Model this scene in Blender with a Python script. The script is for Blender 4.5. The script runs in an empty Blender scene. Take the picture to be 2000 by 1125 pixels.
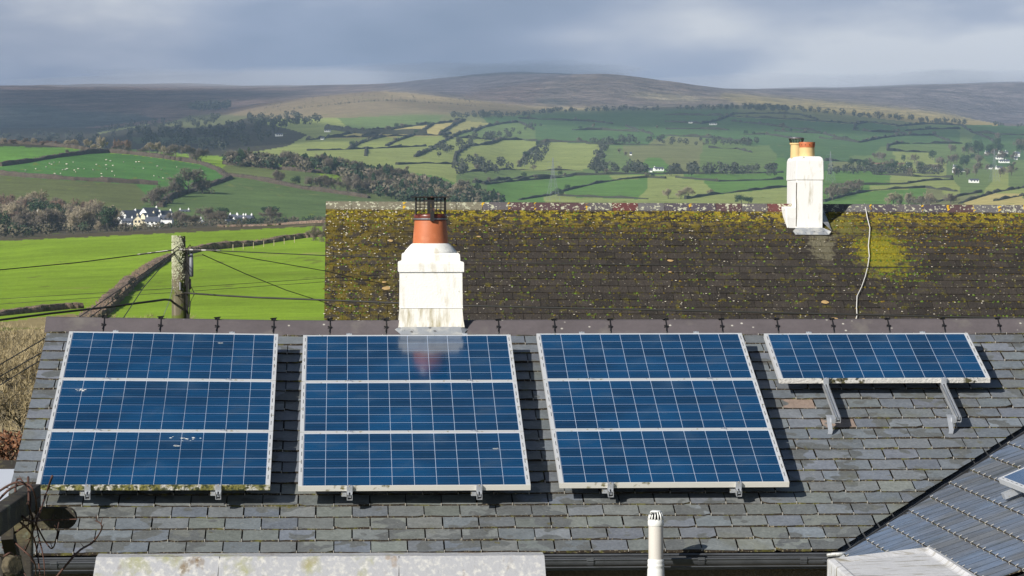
import bpy, math, random
import numpy as np
from mathutils import Vector, Matrix, noise
SC = bpy.context.scene; COL = SC.collection
random.seed(7); rng = np.random.RandomState(7)
# ------------------------------------------------------------------ camera
F = 6384.5; CAM = Vector((.3557, -23.2406, 1.8876)); YAW = .05017; ROLL = .00113; TH = .32889; DL = math.atan(132.5 / F)
def ray(px, py):
    X = (px - 1000) / F; U = (562.5 - py) / F
    cr, sr = math.cos(ROLL), math.sin(ROLL)
    x = X * cr + U * sr; up = -X * sr + U * cr
    y = math.cos(DL) + up * math.sin(DL); z = -math.sin(DL) + up * math.cos(DL)
    return Vector((x * math.cos(YAW) + y * math.sin(YAW), -x * math.sin(YAW) + y * math.cos(YAW), z))
def at(px, py, t): return CAM + ray(px, py) * t
cd = bpy.data.cameras.new('camera'); cam = bpy.data.objects.new('camera', cd); COL.objects.link(cam)
fw = ray(1000, 562.5); rt = (ray(2000, 562.5) - fw).normalized(); up = rt.cross(fw)
cam.matrix_world = Matrix(((rt.x, up.x, -fw.x, CAM.x), (rt.y, up.y, -fw.y, CAM.y), (rt.z, up.z, -fw.z, CAM.z), (0, 0, 0, 1)))
cd.sensor_width = 36; cd.lens = F / 2000 * 36; cd.clip_start = .1; cd.clip_end = 60000
SC.camera = cam
# ------------------------------------------------------------------ light
SUN = Vector((.152, .156, -.117)).normalized()
SUN_E = math.asin(-SUN.z); SUN_A = math.atan2(-SUN.x, -SUN.y)
sd = bpy.data.lights.new('sun', 'SUN'); sd.energy = 5.0; sd.angle = math.radians(.5); sd.color = (1, .955, .88)
so = bpy.data.objects.new('sun', sd); COL.objects.link(so); so.rotation_euler = SUN.to_track_quat('-Z', 'Y').to_euler()
SC.view_settings.view_transform = 'Standard'; SC.view_settings.look = 'None'; SC.view_settings.exposure = .25; SC.view_settings.gamma = 1
SC.cycles.volume_bounces = 1; SC.cycles.max_bounces = 8; SC.cycles.transparent_max_bounces = 24
W = bpy.data.worlds.new('World'); SC.world = W; W.use_nodes = True
nt = W.node_tree; nt.nodes.clear()
def N(nt, t, **k):
    n = nt.nodes.new(t)
    for a, b in k.items():
        if a == 'inp':
            for i, v in b.items(): n.inputs[i].default_value = v
        else: setattr(n, a, b)
    return n
def ramp(nt, src, stops, interp='LINEAR'):
    r = N(nt, 'ShaderNodeValToRGB'); cr = r.color_ramp; cr.interpolation = interp
    while len(cr.elements) < len(stops): cr.elements.new(.5)
    for e, (p, c) in zip(cr.elements, stops):
        e.position = p; e.color = (c, c, c, 1) if not hasattr(c, '__len__') else (*c, 1)
    nt.links.new(src, r.inputs[0]); return r.outputs[0]
sky = N(nt, 'ShaderNodeTexSky'); sky.sky_type = 'NISHITA'; sky.sun_disc = False; sky.sun_elevation = SUN_E; sky.sun_rotation = SUN_A; sky.air_density = 1; sky.dust_density = .6
b1 = N(nt, 'ShaderNodeBackground', inp={1: .05}); nt.links.new(sky.outputs[0], b1.inputs[0])
tc = N(nt, 'ShaderNodeTexCoord'); mp = N(nt, 'ShaderNodeMapping'); mp.inputs['Scale'].default_value = (8, 8, 26); mp.inputs['Location'].default_value = (3.3, 1.0, .35)
nt.links.new(tc.outputs['Generated'], mp.inputs[0])
nz = N(nt, 'ShaderNodeTexNoise', inp={'Scale': 1.0, 'Detail': 4.0, 'Roughness': .45}); nt.links.new(mp.outputs[0], nz.inputs['Vector'])
bd = ray(1120, 62).normalized(); vs_ = N(nt, 'ShaderNodeVectorMath', operation='SUBTRACT'); nt.links.new(tc.outputs['Generated'], vs_.inputs[0]); vs_.inputs[1].default_value = tuple(bd)
vm_ = N(nt, 'ShaderNodeVectorMath', operation='MULTIPLY'); nt.links.new(vs_.outputs[0], vm_.inputs[0]); vm_.inputs[1].default_value = (17, 17, 75)
vl_ = N(nt, 'ShaderNodeVectorMath', operation='LENGTH'); nt.links.new(vm_.outputs[0], vl_.inputs[0])
nz3 = N(nt, 'ShaderNodeTexNoise', inp={'Scale': 3.2, 'Detail': 6.0, 'Roughness': .6}); nt.links.new(mp.outputs[0], nz3.inputs['Vector'])
ma_ = N(nt, 'ShaderNodeMath', operation='MULTIPLY_ADD', inp={1: .9, 2: -.45}); nt.links.new(nz3.outputs[0], ma_.inputs[0])
mb_ = N(nt, 'ShaderNodeMath', operation='ADD'); nt.links.new(ma_.outputs[0], mb_.inputs[0]); nt.links.new(vl_.outputs['Value'], mb_.inputs[1])
mr_ = N(nt, 'ShaderNodeMapRange', inp={1: 0.0, 2: 1.1, 3: .12, 4: 0.0}); nt.links.new(mb_.outputs[0], mr_.inputs[0])     # the break where the cloud is thinner
mc_ = N(nt, 'ShaderNodeMath', operation='MULTIPLY_ADD', inp={1: .16, 2: -.08}); nt.links.new(nz3.outputs[0], mc_.inputs[0])
me_ = N(nt, 'ShaderNodeMath', operation='ADD'); nt.links.new(mr_.outputs[0], me_.inputs[0]); nt.links.new(mc_.outputs[0], me_.inputs[1])
mf_ = N(nt, 'ShaderNodeMath', operation='ADD'); nt.links.new(nz.outputs[0], mf_.inputs[0]); nt.links.new(me_.outputs[0], mf_.inputs[1])
cc = ramp(nt, mf_.outputs[0], [(.34, (.19, .235, .335)), (.45, (.26, .305, .415)), (.54, (.37, .405, .50)), (.64, (.62, .63, .66))])
b2 = N(nt, 'ShaderNodeBackground', inp={1: 1.0}); nt.links.new(cc, b2.inputs[0])
sx = N(nt, 'ShaderNodeSeparateXYZ'); nt.links.new(tc.outputs['Generated'], sx.inputs[0])
nz2 = N(nt, 'ShaderNodeTexNoise', inp={'Scale': 2.2, 'Detail': 4.0}); nt.links.new(tc.outputs['Generated'], nz2.inputs['Vector'])
ad = N(nt, 'ShaderNodeMath', operation='MULTIPLY_ADD', inp={1: .5, 2: -.25}); nt.links.new(nz2.outputs[0], ad.inputs[0])
ad2 = N(nt, 'ShaderNodeMath', operation='ADD'); nt.links.new(ad.outputs[0], ad2.inputs[0]); nt.links.new(sx.outputs[2], ad2.inputs[1])
fc0 = ramp(nt, ad2.outputs[0], [(.0, 1.0), (.12, 1.0), (.36, .05), (1, .0)])
fr0 = N(nt, 'ShaderNodeMapRange', inp={1: .0, 2: .5, 3: .0, 4: 1.0}); nt.links.new(sx.outputs[1], fr0.inputs[0])     # the bank of cloud lies over the moor; behind the viewer the sky is clear
fm = N(nt, 'ShaderNodeMath', operation='MULTIPLY'); nt.links.new(fc0, fm.inputs[0]); nt.links.new(fr0.outputs[0], fm.inputs[1]); fc = fm.outputs[0]
ms = N(nt, 'ShaderNodeMixShader'); nt.links.new(fc, ms.inputs[0]); nt.links.new(b1.outputs[0], ms.inputs[1]); nt.links.new(b2.outputs[0], ms.inputs[2])
wo = N(nt, 'ShaderNodeOutputWorld'); nt.links.new(ms.outputs[0], wo.inputs[0])

# ------------------------------------------------------------------ materials
def mat(name, col, rough=.8, layers=(), bump=None, attr=False, metal=0, vary=None, spec=None, trans=0, coord='Object', ior=None):
    """layers: (kind, scale, detail, lo, hi, colour[, (sx,sy,sz)])  kind noise|voronoi|spot"""
    m = bpy.data.materials.new(name); m.use_nodes = True; nt = m.node_tree
    bs = nt.nodes['Principled BSDF']; L = nt.links
    tc = N(nt, 'ShaderNodeTexCoord'); src = tc.outputs[coord]
    if attr:
        a = N(nt, 'ShaderNodeAttribute', attribute_name='Col'); c = a.outputs[0]
    else:
        r = N(nt, 'ShaderNodeRGB'); r.outputs[0].default_value = (*col, 1); c = r.outputs[0]
    def tex(kind, sc, det, sv):
        s = src
        if sv:
            mp = N(nt, 'ShaderNodeMapping'); mp.inputs['Scale'].default_value = sv; L.new(s, mp.inputs[0]); s = mp.outputs[0]
        if kind == 'voronoi':
            n = N(nt, 'ShaderNodeTexVoronoi', inp={'Scale': sc}); o = n.outputs['Distance']
        else:
            n = N(nt, 'ShaderNodeTexNoise', inp={'Scale': sc, 'Detail': det, 'Roughness': .6}); o = n.outputs[0]
        L.new(s, n.inputs['Vector']); return o
    for ly in layers:
        kind, sc, det, lo, hi, lc = ly[:6]; sv = ly[6] if len(ly) > 6 else None
        if kind == 'spot':     # sc = centre, det = inverse radii, lo/hi on distance (warped by noise)
            mp = N(nt, 'ShaderNodeMapping', vector_type='POINT'); mp.inputs['Location'].default_value = tuple(-a * b for a, b in zip(sc, det)); mp.inputs['Scale'].default_value = det
            L.new(src, mp.inputs[0]); ln = N(nt, 'ShaderNodeVectorMath', operation='LENGTH'); L.new(mp.outputs[0], ln.inputs[0])
            nn = tex('noise', 7, 9, None); ma = N(nt, 'ShaderNodeMath', operation='MULTIPLY_ADD', inp={1: 2.6}); L.new(nn, ma.inputs[0]); L.new(ln.outputs['Value'], ma.inputs[2])
            o = ma.outputs[0]; mr = N(nt, 'ShaderNodeMapRange', inp={1: lo + 1.3, 2: hi + 1.3, 3: 1.0, 4: 0.0}); L.new(o, mr.inputs[0]); f = mr.outputs[0]
        else:
            o = tex(kind, sc, det, sv); f = N(nt, 'ShaderNodeMapRange', inp={1: lo, 2: hi, 3: 0.0, 4: 1.0}); L.new(o, f.inputs[0]); f = f.outputs[0]
            if len(ly) > 7:    # mask by a second coarse noise or a coordinate
                mk = ly[7]
                if mk[0] == 'z':
                    s3 = N(nt, 'ShaderNodeSeparateXYZ'); L.new(src, s3.inputs[0]); mr = N(nt, 'ShaderNodeMapRange', inp={1: mk[1], 2: mk[2], 3: mk[3], 4: mk[4]}); L.new(s3.outputs[mk[5]], mr.inputs[0])
                else:
                    mr = N(nt, 'ShaderNodeMapRange', inp={1: mk[2], 2: mk[3], 3: 0.0, 4: 1.0}); L.new(tex('noise', mk[1], 3, None), mr.inputs[0])
                mu = N(nt, 'ShaderNodeMath', operation='MULTIPLY'); L.new(f, mu.inputs[0]); L.new(mr.outputs[0], mu.inputs[1]); f = mu.outputs[0]
        mx = N(nt, 'ShaderNodeMix', data_type='RGBA'); L.new(f, mx.inputs[0]); L.new(c, mx.inputs[6]); mx.inputs[7].default_value = (*lc, 1); c = mx.outputs[2]
    if vary:
        for (sc, amt) in vary:
            o = tex('noise', sc, 6, None); mr = N(nt, 'ShaderNodeMapRange', inp={1: .25, 2: .75, 3: 1 - amt, 4: 1 + amt}); L.new(o, mr.inputs[0])
            mx = N(nt, 'ShaderNodeVectorMath', operation='SCALE'); L.new(c, mx.inputs[0]); L.new(mr.outputs[0], mx.inputs['Scale']); c = mx.outputs[0]
    L.new(c, bs.inputs['Base Color']); bs.inputs['Roughness'].default_value = rough; bs.inputs['Metallic'].default_value = metal
    if spec is not None: bs.inputs['Specular IOR Level'].default_value = spec
    if ior: bs.inputs['IOR'].default_value = ior
    if bump:
        o = tex('noise', bump[0], 8, bump[2] if len(bump) > 2 else None); b = N(nt, 'ShaderNodeBump', inp={'Strength': bump[1], 'Distance': bump[3] if len(bump) > 3 else .02}); L.new(o, b.inputs['Height']); L.new(b.outputs[0], bs.inputs['Normal'])
    return m
M = {}
M['slate'] = mat('slate', None, .42, [('noise', 3.6, 2, .565, .58, (.13, .138, .138)), ('noise', 1.3, 4, .60, .85, (.15, .145, .08)), ('noise', 7, 5, .66, .72, (.13, .115, .04), None, ('noise', .8, .5, .6)), ('noise', 60, 4, .60, .75, (.26, .26, .24))], bump=(14, .25, (1, 1, 1), .02), attr=True, vary=[(9, .16), (45, .22)], spec=.22)
M['slate_edge'] = mat('slate edge moss', (.028, .02, .012), .95, [('noise', 12, 3, .54, .64, (.09, .085, .02)), ('noise', 70, 3, .60, .64, (.22, .19, .13))])
M['hook'] = mat('slate hook', (.55, .52, .46), .5, metal=.3)
M['dark'] = mat('black lining', (.01, .01, .012), .9)  # near-black tone for roof underlay, pot holes and vent core
M['greylead'] = mat('grey valley lining', (.10, .12, .13), .55, vary=[(14, .3)])
M['wing'] = mat('wing slate', None, .42, [('noise', 2.2, 4, .52, .62, (.075, .085, .09), (.5, 6, .5)), ('noise', 1.0, 3, .45, .7, (.15, .21, .32))], bump=(6, .25, (1, 8, 1), .02), attr=True, vary=[(7, .2), (40, .15)], spec=.5)  # bluish base and patches paint in the sky's reflection
M['ridge'] = mat('ridge tile', (.105, .09, .095), .75, [('noise', 3, 6, .55, .7, (.15, .135, .125)), ('voronoi', 9, 0, .12, .06, (.5, .48, .42))], vary=[(4, .15), (30, .1)], bump=(60, .1))
M['clip'] = mat('black plastic', (.012, .012, .013), .4)
M['lead'] = mat('lead', (.32, .34, .37), .5, [('noise', 9, 5, .45, .6, (.5, .5, .48)), ('noise', 14, 4, .6, .65, (.1, .1, .1))], metal=.3, bump=(20, .4))
M['alu'] = mat('aluminium frame', (.66, .67, .68), .42, [('noise', 25, 4, .62, .7, (.4, .36, .25))], metal=.2)
M['alu_clean'] = mat('bare aluminium', (.6, .62, .65), .35, [('noise', 40, 4, .6, .7, (.4, .35, .2))], metal=.6, bump=(4, .1, (30, .5, 30)))
M['alu_moss'] = mat('mossy aluminium', (.62, .6, .54), .6, [('noise', 16, 6, .42, .52, (.20, .19, .05)), ('noise', 28, 5, .5, .56, (.05, .06, .02))], bump=(50, .8))
M['alu_lichen'] = mat('lichened aluminium', (.66, .64, .60), .5, [('noise', 20, 6, .50, .56, (.10, .09, .04), (1, 1, 1), ('noise', 2.4, .42, .52)), ('noise', 34, 5, .55, .6, (.03, .03, .015), (1, 1, 1), ('noise', 2.4, .45, .52))], bump=(50, .6))
M['alu_dirty'] = mat('dirty aluminium', (.66, .64, .58), .5, [('noise', 9, 6, .56, .62, (.16, .14, .05), None, ('noise', 2.2, .45, .55))], metal=.1)
M['white'] = mat('white busbar', (.62, .66, .72), .4)
M['line'] = mat('cell gap', (.40, .47, .60), .35)
M['cell'] = mat('blue polycrystalline cell', None, .10, [('noise', 5, 3, .55, .75, (.0008, .028, .095), (1, 14, 1)), ('noise', 1.1, 2, .5, .8, (.001, .06, .165)), ('noise', 2.6, 7, .55, .8, (.03, .07, .13))], spec=.9, attr=True, vary=[(1.5, .2)])
M['finger'] = mat('cell busbar', (.03, .10, .21), .35)
M['poo'] = mat('bird dropping', (.7, .7, .68), .8)
M['render1'] = mat('white painted render', (.82, .81, .77), .9, [('noise', 11, 5, .66, .72, (.45, .43, .36)), ('noise', 5, 6, .54, .66, (.66, .62, .53), (2, 2, .5))], bump=(70, .45, (1, 1, 1), .012))
M['render_dirty'] = mat('weathered render', (.78, .76, .7), .9, [('noise', 2.6, 6, .44, .7, (.36, .31, .18), (9, 9, 1.0), ('z', .02, .2, .35, 1.0, 2))], bump=(70, .35, (1, 1, 1), .012))
M['render2'] = mat('smooth white render', (.80, .79, .77), .8, [('noise', 4, 5, .58, .76, (.52, .49, .40), (3, 3, .6)), ('noise', 9, 5, .66, .7, (.40, .38, .28))], bump=(30, .3))
M['terracotta'] = mat('terracotta', (.46, .135, .05), .6, [('noise', 10, 4, .55, .75, (.56, .2, .09))], bump=(40, .1), vary=[(6, .12)])
M['terradark'] = mat('glazed terracotta rim', (.14, .03, .018), .35, vary=[(12, .3)])
M['buff'] = mat('buff clay', (.65, .47, .22), .7, vary=[(6, .15)])
M['iron'] = mat('rusty black iron', (.012, .011, .011), .6, [('noise', 22, 4, .60, .66, (.12, .05, .03))])
M['steel'] = mat('steel strap', (.3, .3, .32), .4, metal=.7)
M['gutter'] = mat('black gutter plastic', (.075, .08, .088), .3, vary=[(8, .3)])
M['pebble'] = mat('brown roughcast wall', (.15, .125, .09), .95, bump=(45, 1.0), vary=[(60, .3)])
M['parapet'] = mat('stained cream render', (.36, .365, .385), .9, [('noise', 2.4, 5, .57, .70, (.29, .29, .10), (1, 1, .35)), ('noise', 3.1, 4, .62, .70, (.18, .13, .08), (1.3, 1, .3)), ('noise', 24, 5, .5, .7, (.54, .53, .50)), ('noise', 5, 3, .58, .62, (.26, .20, .15), (1, 1, .5), ('noise', 1.2, .5, .6))], bump=(30, .5, (1, 1, 1), .01))
M['roofwhite'] = mat('stained white membrane', (.60, .60, .61), .7, [('noise', 5, 6, .52, .66, (.26, .23, .16), (.8, 3, 1)), ('noise', 2, 4, .5, .7, (.5, .5, .52))], bump=(20, .3))
M['pvc'] = mat('white plastic pipe', (.62, .585, .54), .4, vary=[(3, .06)])
M['pvcw'] = mat('white plastic cap', (.78, .78, .76), .4)
M['mossroof'] = mat('mossy slates', None, .95, [
    ('noise', 6, 9, .57, .64, (.085, .075, .012)), ('noise', 8, 9, .54, .58, (.17, .115, .01), None, ('z', 2.3, 3.4, 0.0, 1.0, 1)),
    ('noise', 6.5, 10, .50, .55, (.30, .23, .015), None, ('z', 2.75, 3.4, 0.0, 1.0, 1)),
    ('noise', 5, 9, .44, .56, (.14, .105, .01), None, ('z', 2.2, .4, 0.0, 1.0, 0)),
    ('spot', (9.55, 2.1, 0), (2.0, 1.1, 1), .45, .95, (.23, .21, .01)), ('spot', (9.0, 3.0, 0), (2.2, 1.9, 1), .3, .8, (.15, .14, .03)),
    ('spot', (8.56, 2.35, 0), (3.2, 1.4, 1), .45, .8, (.15, .135, .085)),
    ('voronoi', 12, 0, .16, .1, (.40, .36, .27), None, ('noise', 3.1, .48, .56)), ('noise', 17, 6, .66, .69, (.42, .39, .31))],
    bump=(28, 1.0, (1, 1, 1), .04), attr=True, vary=[(7, .25), (60, .35)], coord='Object')
M['moss'] = mat('moss', None, 1.0, attr=True, vary=[(40, .3)])
M['ridge_old'] = mat('lichened ridge tile', None, .85, [('noise', 15, 6, .56, .6, (.42, .42, .30)), ('voronoi', 16, 0, .22, .15, (.62, .6, .48), None, ('noise', 2.5, .45, .55))], attr=True, vary=[(20, .2)])
M['lichen_y'] = mat('orange lichen', (.62, .38, .02), .95)
M['lichen_w'] = mat('pale lichen', (.55, .5, .4), .95)
M['wood_pole'] = mat('weathered pole', (.13, .115, .07), .9, [('noise', 4, 5, .5, .62, (.24, .2, .15), (5, 5, .35)), ('noise', 6, 6, .53, .58, (.10, .12, .02))], bump=(12, .5, (6, 6, .5)))
M['lichen_pole'] = mat('pole lichen', (.46, .47, .33), 1.0, vary=[(30, .35)])
M['cable'] = mat('black cable', (.02, .02, .018), .6)
M['spiral'] = mat('galvanised binder', (.6, .58, .55), .5, [('noise', 14, 1, .5, .55, (.12, .11, .1))])
M['grey'] = mat('grey plastic box', (.18, .19, .22), .5)
M['cablew'] = mat('white cable', (.72, .7, .66), .6)
M['timber'] = mat('dark weathered timber', (.032, .027, .02), .85, [('noise', 7, 5, .54, .66, (.10, .085, .04)), ('noise', 18, 4, .64, .7, (.11, .12, .08))], bump=(10, .6, (1, 8, 8)))
M['timber_end'] = mat('sawn end grain', (.11, .09, .055), .9, [('noise', 12, 5, .5, .62, (.03, .025, .02))], bump=(20, .6))
M['vine'] = mat('vine stem', (.085, .04, .028), .8)
M['house'] = mat('white house wall', (.85, .85, .83), .9)
M['cream'] = mat('cream house wall', (.78, .7, .5), .9)
M['hroof'] = mat('house slate roof', (.09, .10, .13), .7, vary=[(.4, .15)])
M['hwin'] = mat('dark window glass', (.03, .035, .04), .2)
M['bark'] = mat('grey bark', (.12, .105, .08), .95)
M['twig'] = mat('grey brown twigs', (.215, .18, .135), 1, vary=[(.3, .25)])
M['twig2'] = mat('pale twigs', (.42, .355, .24), 1, vary=[(.3, .2)])
M['twig3'] = mat('red brown twigs', (.26, .175, .125), 1)
M['leaf'] = mat('dark evergreen leaves', (.03, .06, .022), .9)
M['ivy'] = mat('ivy leaves', (.045, .085, .02), .8)
M['farwood'] = mat('far woodland', (.055, .062, .045), 1, vary=[(.02, .3)])
M['hedge'] = mat('winter hedge', (.075, .058, .042), 1, vary=[(.12, .25), (.8, .35)])
M['hedge_far'] = mat('far hedge', (.04, .042, .028), 1, vary=[(.03, .3)])
M['hedge_near'] = mat('flailed hedge', (.22, .155, .115), 1, [('noise', .5, 4, .55, .65, (.07, .075, .03)), ('noise', 1.6, 6, .5, .6, (.12, .085, .06))], vary=[(.6, .3), (2.5, .4)])
M['beech'] = mat('beech leaves', (.20, .085, .04), 1, [('noise', 5, 4, .5, .6, (.10, .07, .05)), ('noise', 14, 3, .58, .64, (.35, .22, .14))], vary=[(9, .4)])
M['straw'] = mat('dry bramble stems', (.42, .34, .19), 1)
M['wool'] = mat('sheep wool', (.62, .58, .48), 1)
M['blackwool'] = mat('black sheep wool', (.03, .03, .03), 1)
M['face'] = mat('sheep face', (.3, .26, .2), 1)
M['pylon'] = mat('galvanised steel', (.22, .24, .27), .7)
M['polyc'] = mat('white sheet roof', (.62, .66, .74), .35, [('noise', 1.2, 3, .5, .6, (.5, .52, .56))])
M['terrain'] = mat('terrain grass', None, 1, [('noise', .06, 8, .60, .72, (.36, .30, .12), None, ('noise', .008, .5, .6)), ('noise', .12, 4, .64, .7, (.16, .20, .035), (1, .25, 1))], attr=True, vary=[(.012, .16), (.05, .2), (.3, .16), (1.5, .12)], spec=.05)
M['moor'] = mat('moor heather', None, 1, attr=True, vary=[(.003, .3), (.012, .5), (.05, .45)], bump=(.02, 1, (1, 1, 1), 22), spec=.05)
M['soil'] = mat('rough grass', (.08, .10, .035), 1, vary=[(.01, .3)])

# ------------------------------------------------------------------ mesh building
class MB:
    def __init__(s): s.v = []; s.f = []; s.m = []; s.c = []; s.cc = None; s.mi = 0
    def add(s, vs, fs, mi=None, col=None):
        b = len(s.v); s.v += [tuple(p) for p in vs]
        for f in fs:
            s.f.append(tuple(b + i for i in f)); s.m.append(s.mi if mi is None else mi); s.c.append(col or s.cc or (.5, .5, .5))
    def box(s, a, b, T=None, mi=None, col=None):
        (x0, y0, z0), (x1, y1, z1) = a, b
        vs = [(x0, y0, z0), (x1, y0, z0), (x1, y1, z0), (x0, y1, z0), (x0, y0, z1), (x1, y0, z1), (x1, y1, z1), (x0, y1, z1)]
        if T: vs = [T(*p) for p in vs]
        s.add(vs, [(0, 3, 2, 1), (4, 5, 6, 7), (0, 1, 5, 4), (1, 2, 6, 5), (2, 3, 7, 6), (3, 0, 4, 7)], mi, col)
    def tube(s, pts, r, n=6, mi=None, cap=True, col=None):
        pts = [Vector(p) for p in pts]; rs = r if hasattr(r, '__len__') else [r] * len(pts); vs = []
        for i, p in enumerate(pts):
            d = (pts[min(i + 1, len(pts) - 1)] - pts[max(i - 1, 0)]).normalized()
            a = d.cross(Vector((0, 0, 1)) if abs(d.z) < .9 else Vector((1, 0, 0))).normalized(); b = d.cross(a)
            for k in range(n):
                t = 2 * math.pi * k / n; vs.append(p + (a * math.cos(t) + b * math.sin(t)) * rs[i])
        fs = []
        for i in range(len(pts) - 1):
            for k in range(n):
                q = (k + 1) % n; fs.append((i * n + k, i * n + q, (i + 1) * n + q, (i + 1) * n + k))
        if cap: fs.append(tuple(reversed(range(n)))); fs.append(tuple(range((len(pts) - 1) * n, len(pts) * n)))
        s.add(vs, fs, mi, col)
    def lathe(s, prof, c=(0, 0, 0), n=24, mi=None, cap=True, col=None):
        vs = []
        for (r, z) in prof:
            for k in range(n):
                t = 2 * math.pi * k / n; vs.append((c[0] + r * math.cos(t), c[1] + r * math.sin(t), c[2] + z))
        fs = []
        for i in range(len(prof) - 1):
            for k in range(n):
                q = (k + 1) % n; fs.append((i * n + k, i * n + q, (i + 1) * n + q, (i + 1) * n + k))
        if cap: fs.append(tuple(reversed(range(n)))); fs.append(tuple(range((len(prof) - 1) * n, len(prof) * n)))
        s.add(vs, fs, mi, col)
    def build(s, name, mats, parent=None, smooth=False, colors=False):
        me = bpy.data.meshes.new(name); me.from_pydata(s.v, [], s.f); me.update()
        if not isinstance(mats, (list, tuple)): mats = [mats]
        for m in mats: me.materials.append(M[m])
        if len(mats) > 1: me.polygons.foreach_set('material_index', s.m)
        if smooth: me.polygons.foreach_set('use_smooth', [True] * len(me.polygons))
        if colors:
            at_ = me.color_attributes.new('Col', 'FLOAT_COLOR', 'CORNER'); arr = []
            for p in s.f: pass
            cc = np.repeat(np.array([(*c, 1) for c in s.c], dtype=np.float32), [len(f) for f in s.f], axis=0)
            at_.data.foreach_set('color', cc.ravel())
        o = bpy.data.objects.new(name, me); COL.objects.link(o)
        if parent: o.parent = parent
        return o
def tag(o, label=None, cat=None, group=None, kind=None):
    if label: o['label'] = label
    if cat: o['category'] = cat
    if group: o['group'] = group
    if kind: o['kind'] = kind
    return o
def thing(name, label, cat, loc=(0, 0, 0), rz=0, group=None):
    o = bpy.data.objects.new(name, None); COL.objects.link(o); o.location = loc; o.rotation_euler = (0, 0, rz); o.empty_display_size = .1
    return tag(o, label, cat, group)
def copy_tree(o, parent=None):
    c = o.copy(); COL.objects.link(c)
    if parent: c.parent = parent
    for ch in KIDS.get(o.name, []): copy_tree(ch, c)
    return c
KIDS = {}
def reg(o, ch): KIDS.setdefault(o.name, []).append(ch); return ch
def bevel(o, w=.004, seg=2):
    m = o.modifiers.new('bevel', 'BEVEL'); m.width = w; m.segments = seg; m.limit_method = 'ANGLE'; return o
def sharp(o, ang=40):
    me = o.data; me.polygons.foreach_set('use_smooth', [True] * len(me.polygons))
    try: me.set_sharp_from_angle(angle=math.radians(ang))
    except Exception: pass
    return o

# ------------------------------------------------------------------ terrain
TK = [20, 60, 120, 300, 500, 900, 1020, 1150, 1400, 1600, 1800, 2300, 2500, 2700, 3000, 3600, 4400, 5200, 6300, 6900, 8000, 9500, 11000, 13500]
PX = {
 0:    [2200, 1150, 860, 640, 555, 468, 476, 490, 462, 440, 385, 281, 300, 318, 315, 305, 290, 275, 262, 248, 205, 169, 172, 200],
 100:  [2200, 1130, 850, 640, 550, 461, 470, 485, 462, 442, 385, 285, 300, 318, 315, 305, 290, 275, 258, 244, 203, 169, 172, 200],
 200:  [2200, 1100, 840, 638, 548, 455, 464, 480, 456, 440, 388, 294, 305, 320, 315, 300, 282, 268, 252, 240, 200, 167, 172, 200],
 300:  [2200, 1080, 830, 636, 545, 451, 460, 474, 450, 437, 394, 300, 308, 322, 312, 295, 272, 258, 240, 232, 198, 166, 172, 200],
 400:  [2200, 1060, 820, 634, 540, 444.5, 454, 468, 446, 434, 398, 312, 318, 326, 308, 288, 264, 248, 228, 226, 194, 167, 172, 200],
 520:  [2200, 1040, 810, 632, 536, 440, 449, 462, 444, 434, 404, 322, 328, 330, 302, 278, 256, 236, 203, 206, 190, 168, 175, 200],
 635:  [2200, 1020, 800, 630, 532, 432, 442, 458, 440, 434, 410, 330, 334, 325, 300, 276, 252, 226, 188, 195, 185, 168, 175, 200],
 740:  [2200, 1010, 800, 630, 530, 430, 440, 455, 438, 432, 412, 350, 345, 330, 305, 280, 250, 218, 179, 188, 180, 166, 172, 200],
 850:  [2200, 1005, 800, 630, 528, 430, 440, 455, 440, 434, 418, 372, 352, 335, 310, 282, 250, 218, 187, 192, 170, 158, 165, 195],
 930:  [2200, 1000, 800, 630, 526, 430, 440, 455, 442, 438, 425, 390, 365, 345, 320, 290, 258, 225, 196, 202, 168, 146, 160, 190],
 1000: [2200, 1000, 800, 630, 526, 432, 442, 455, 444, 440, 430, 402, 378, 356, 330, 300, 264, 232, 204, 208, 163, 141, 158, 190],
 1090: [2200, 1000, 800, 630, 526, 434, 444, 455, 446, 442, 434, 404, 380, 358, 332, 302, 266, 236, 213, 214, 154, 146, 160, 190],
 1170: [2200, 1000, 800, 630, 526, 436, 446, 456, 448, 444, 436, 404, 382, 358, 332, 302, 266, 240, 212, 213, 151, 152, 165, 190],
 1300: [2200, 1000, 800, 630, 526, 438, 448, 458, 450, 446, 436, 404, 382, 358, 332, 302, 266, 240, 210, 212, 164, 168, 175, 190],
 1400: [2200, 1000, 800, 630, 526, 438, 448, 458, 450, 446, 436, 404, 382, 358, 334, 306, 268, 240, 209, 210, 177, 175, 180, 190],
 1500: [2200, 1000, 800, 630, 526, 438, 448, 458, 450, 446, 436, 404, 382, 358, 338, 312, 270, 240, 208, 209, 190, 174, 176, 190],
 1700: [2200, 1000, 800, 630, 526, 438, 448, 458, 450, 446, 432, 402, 382, 362, 345, 320, 278, 250, 220, 219, 204, 170, 172, 190],
 1830: [2200, 1000, 800, 630, 526, 438, 448, 458, 448, 440, 428, 402, 382, 364, 350, 330, 288, 258, 231, 228, 216, 168, 170, 190],
 1950: [2200, 1000, 800, 630, 526, 438, 448, 456, 444, 432, 416, 388, 376, 366, 352, 332, 294, 264, 240, 241, 243, 166, 170, 190],
 2060: [2200, 1000, 800, 630, 526, 438, 448, 456, 440, 425, 405, 378, 372, 366, 352, 332, 294, 266, 246, 248, 252, 165, 170, 190]}
pk = sorted(PX); TAB = np.array([PX[k] for k in pk], float); LT = np.log(TK)
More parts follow.
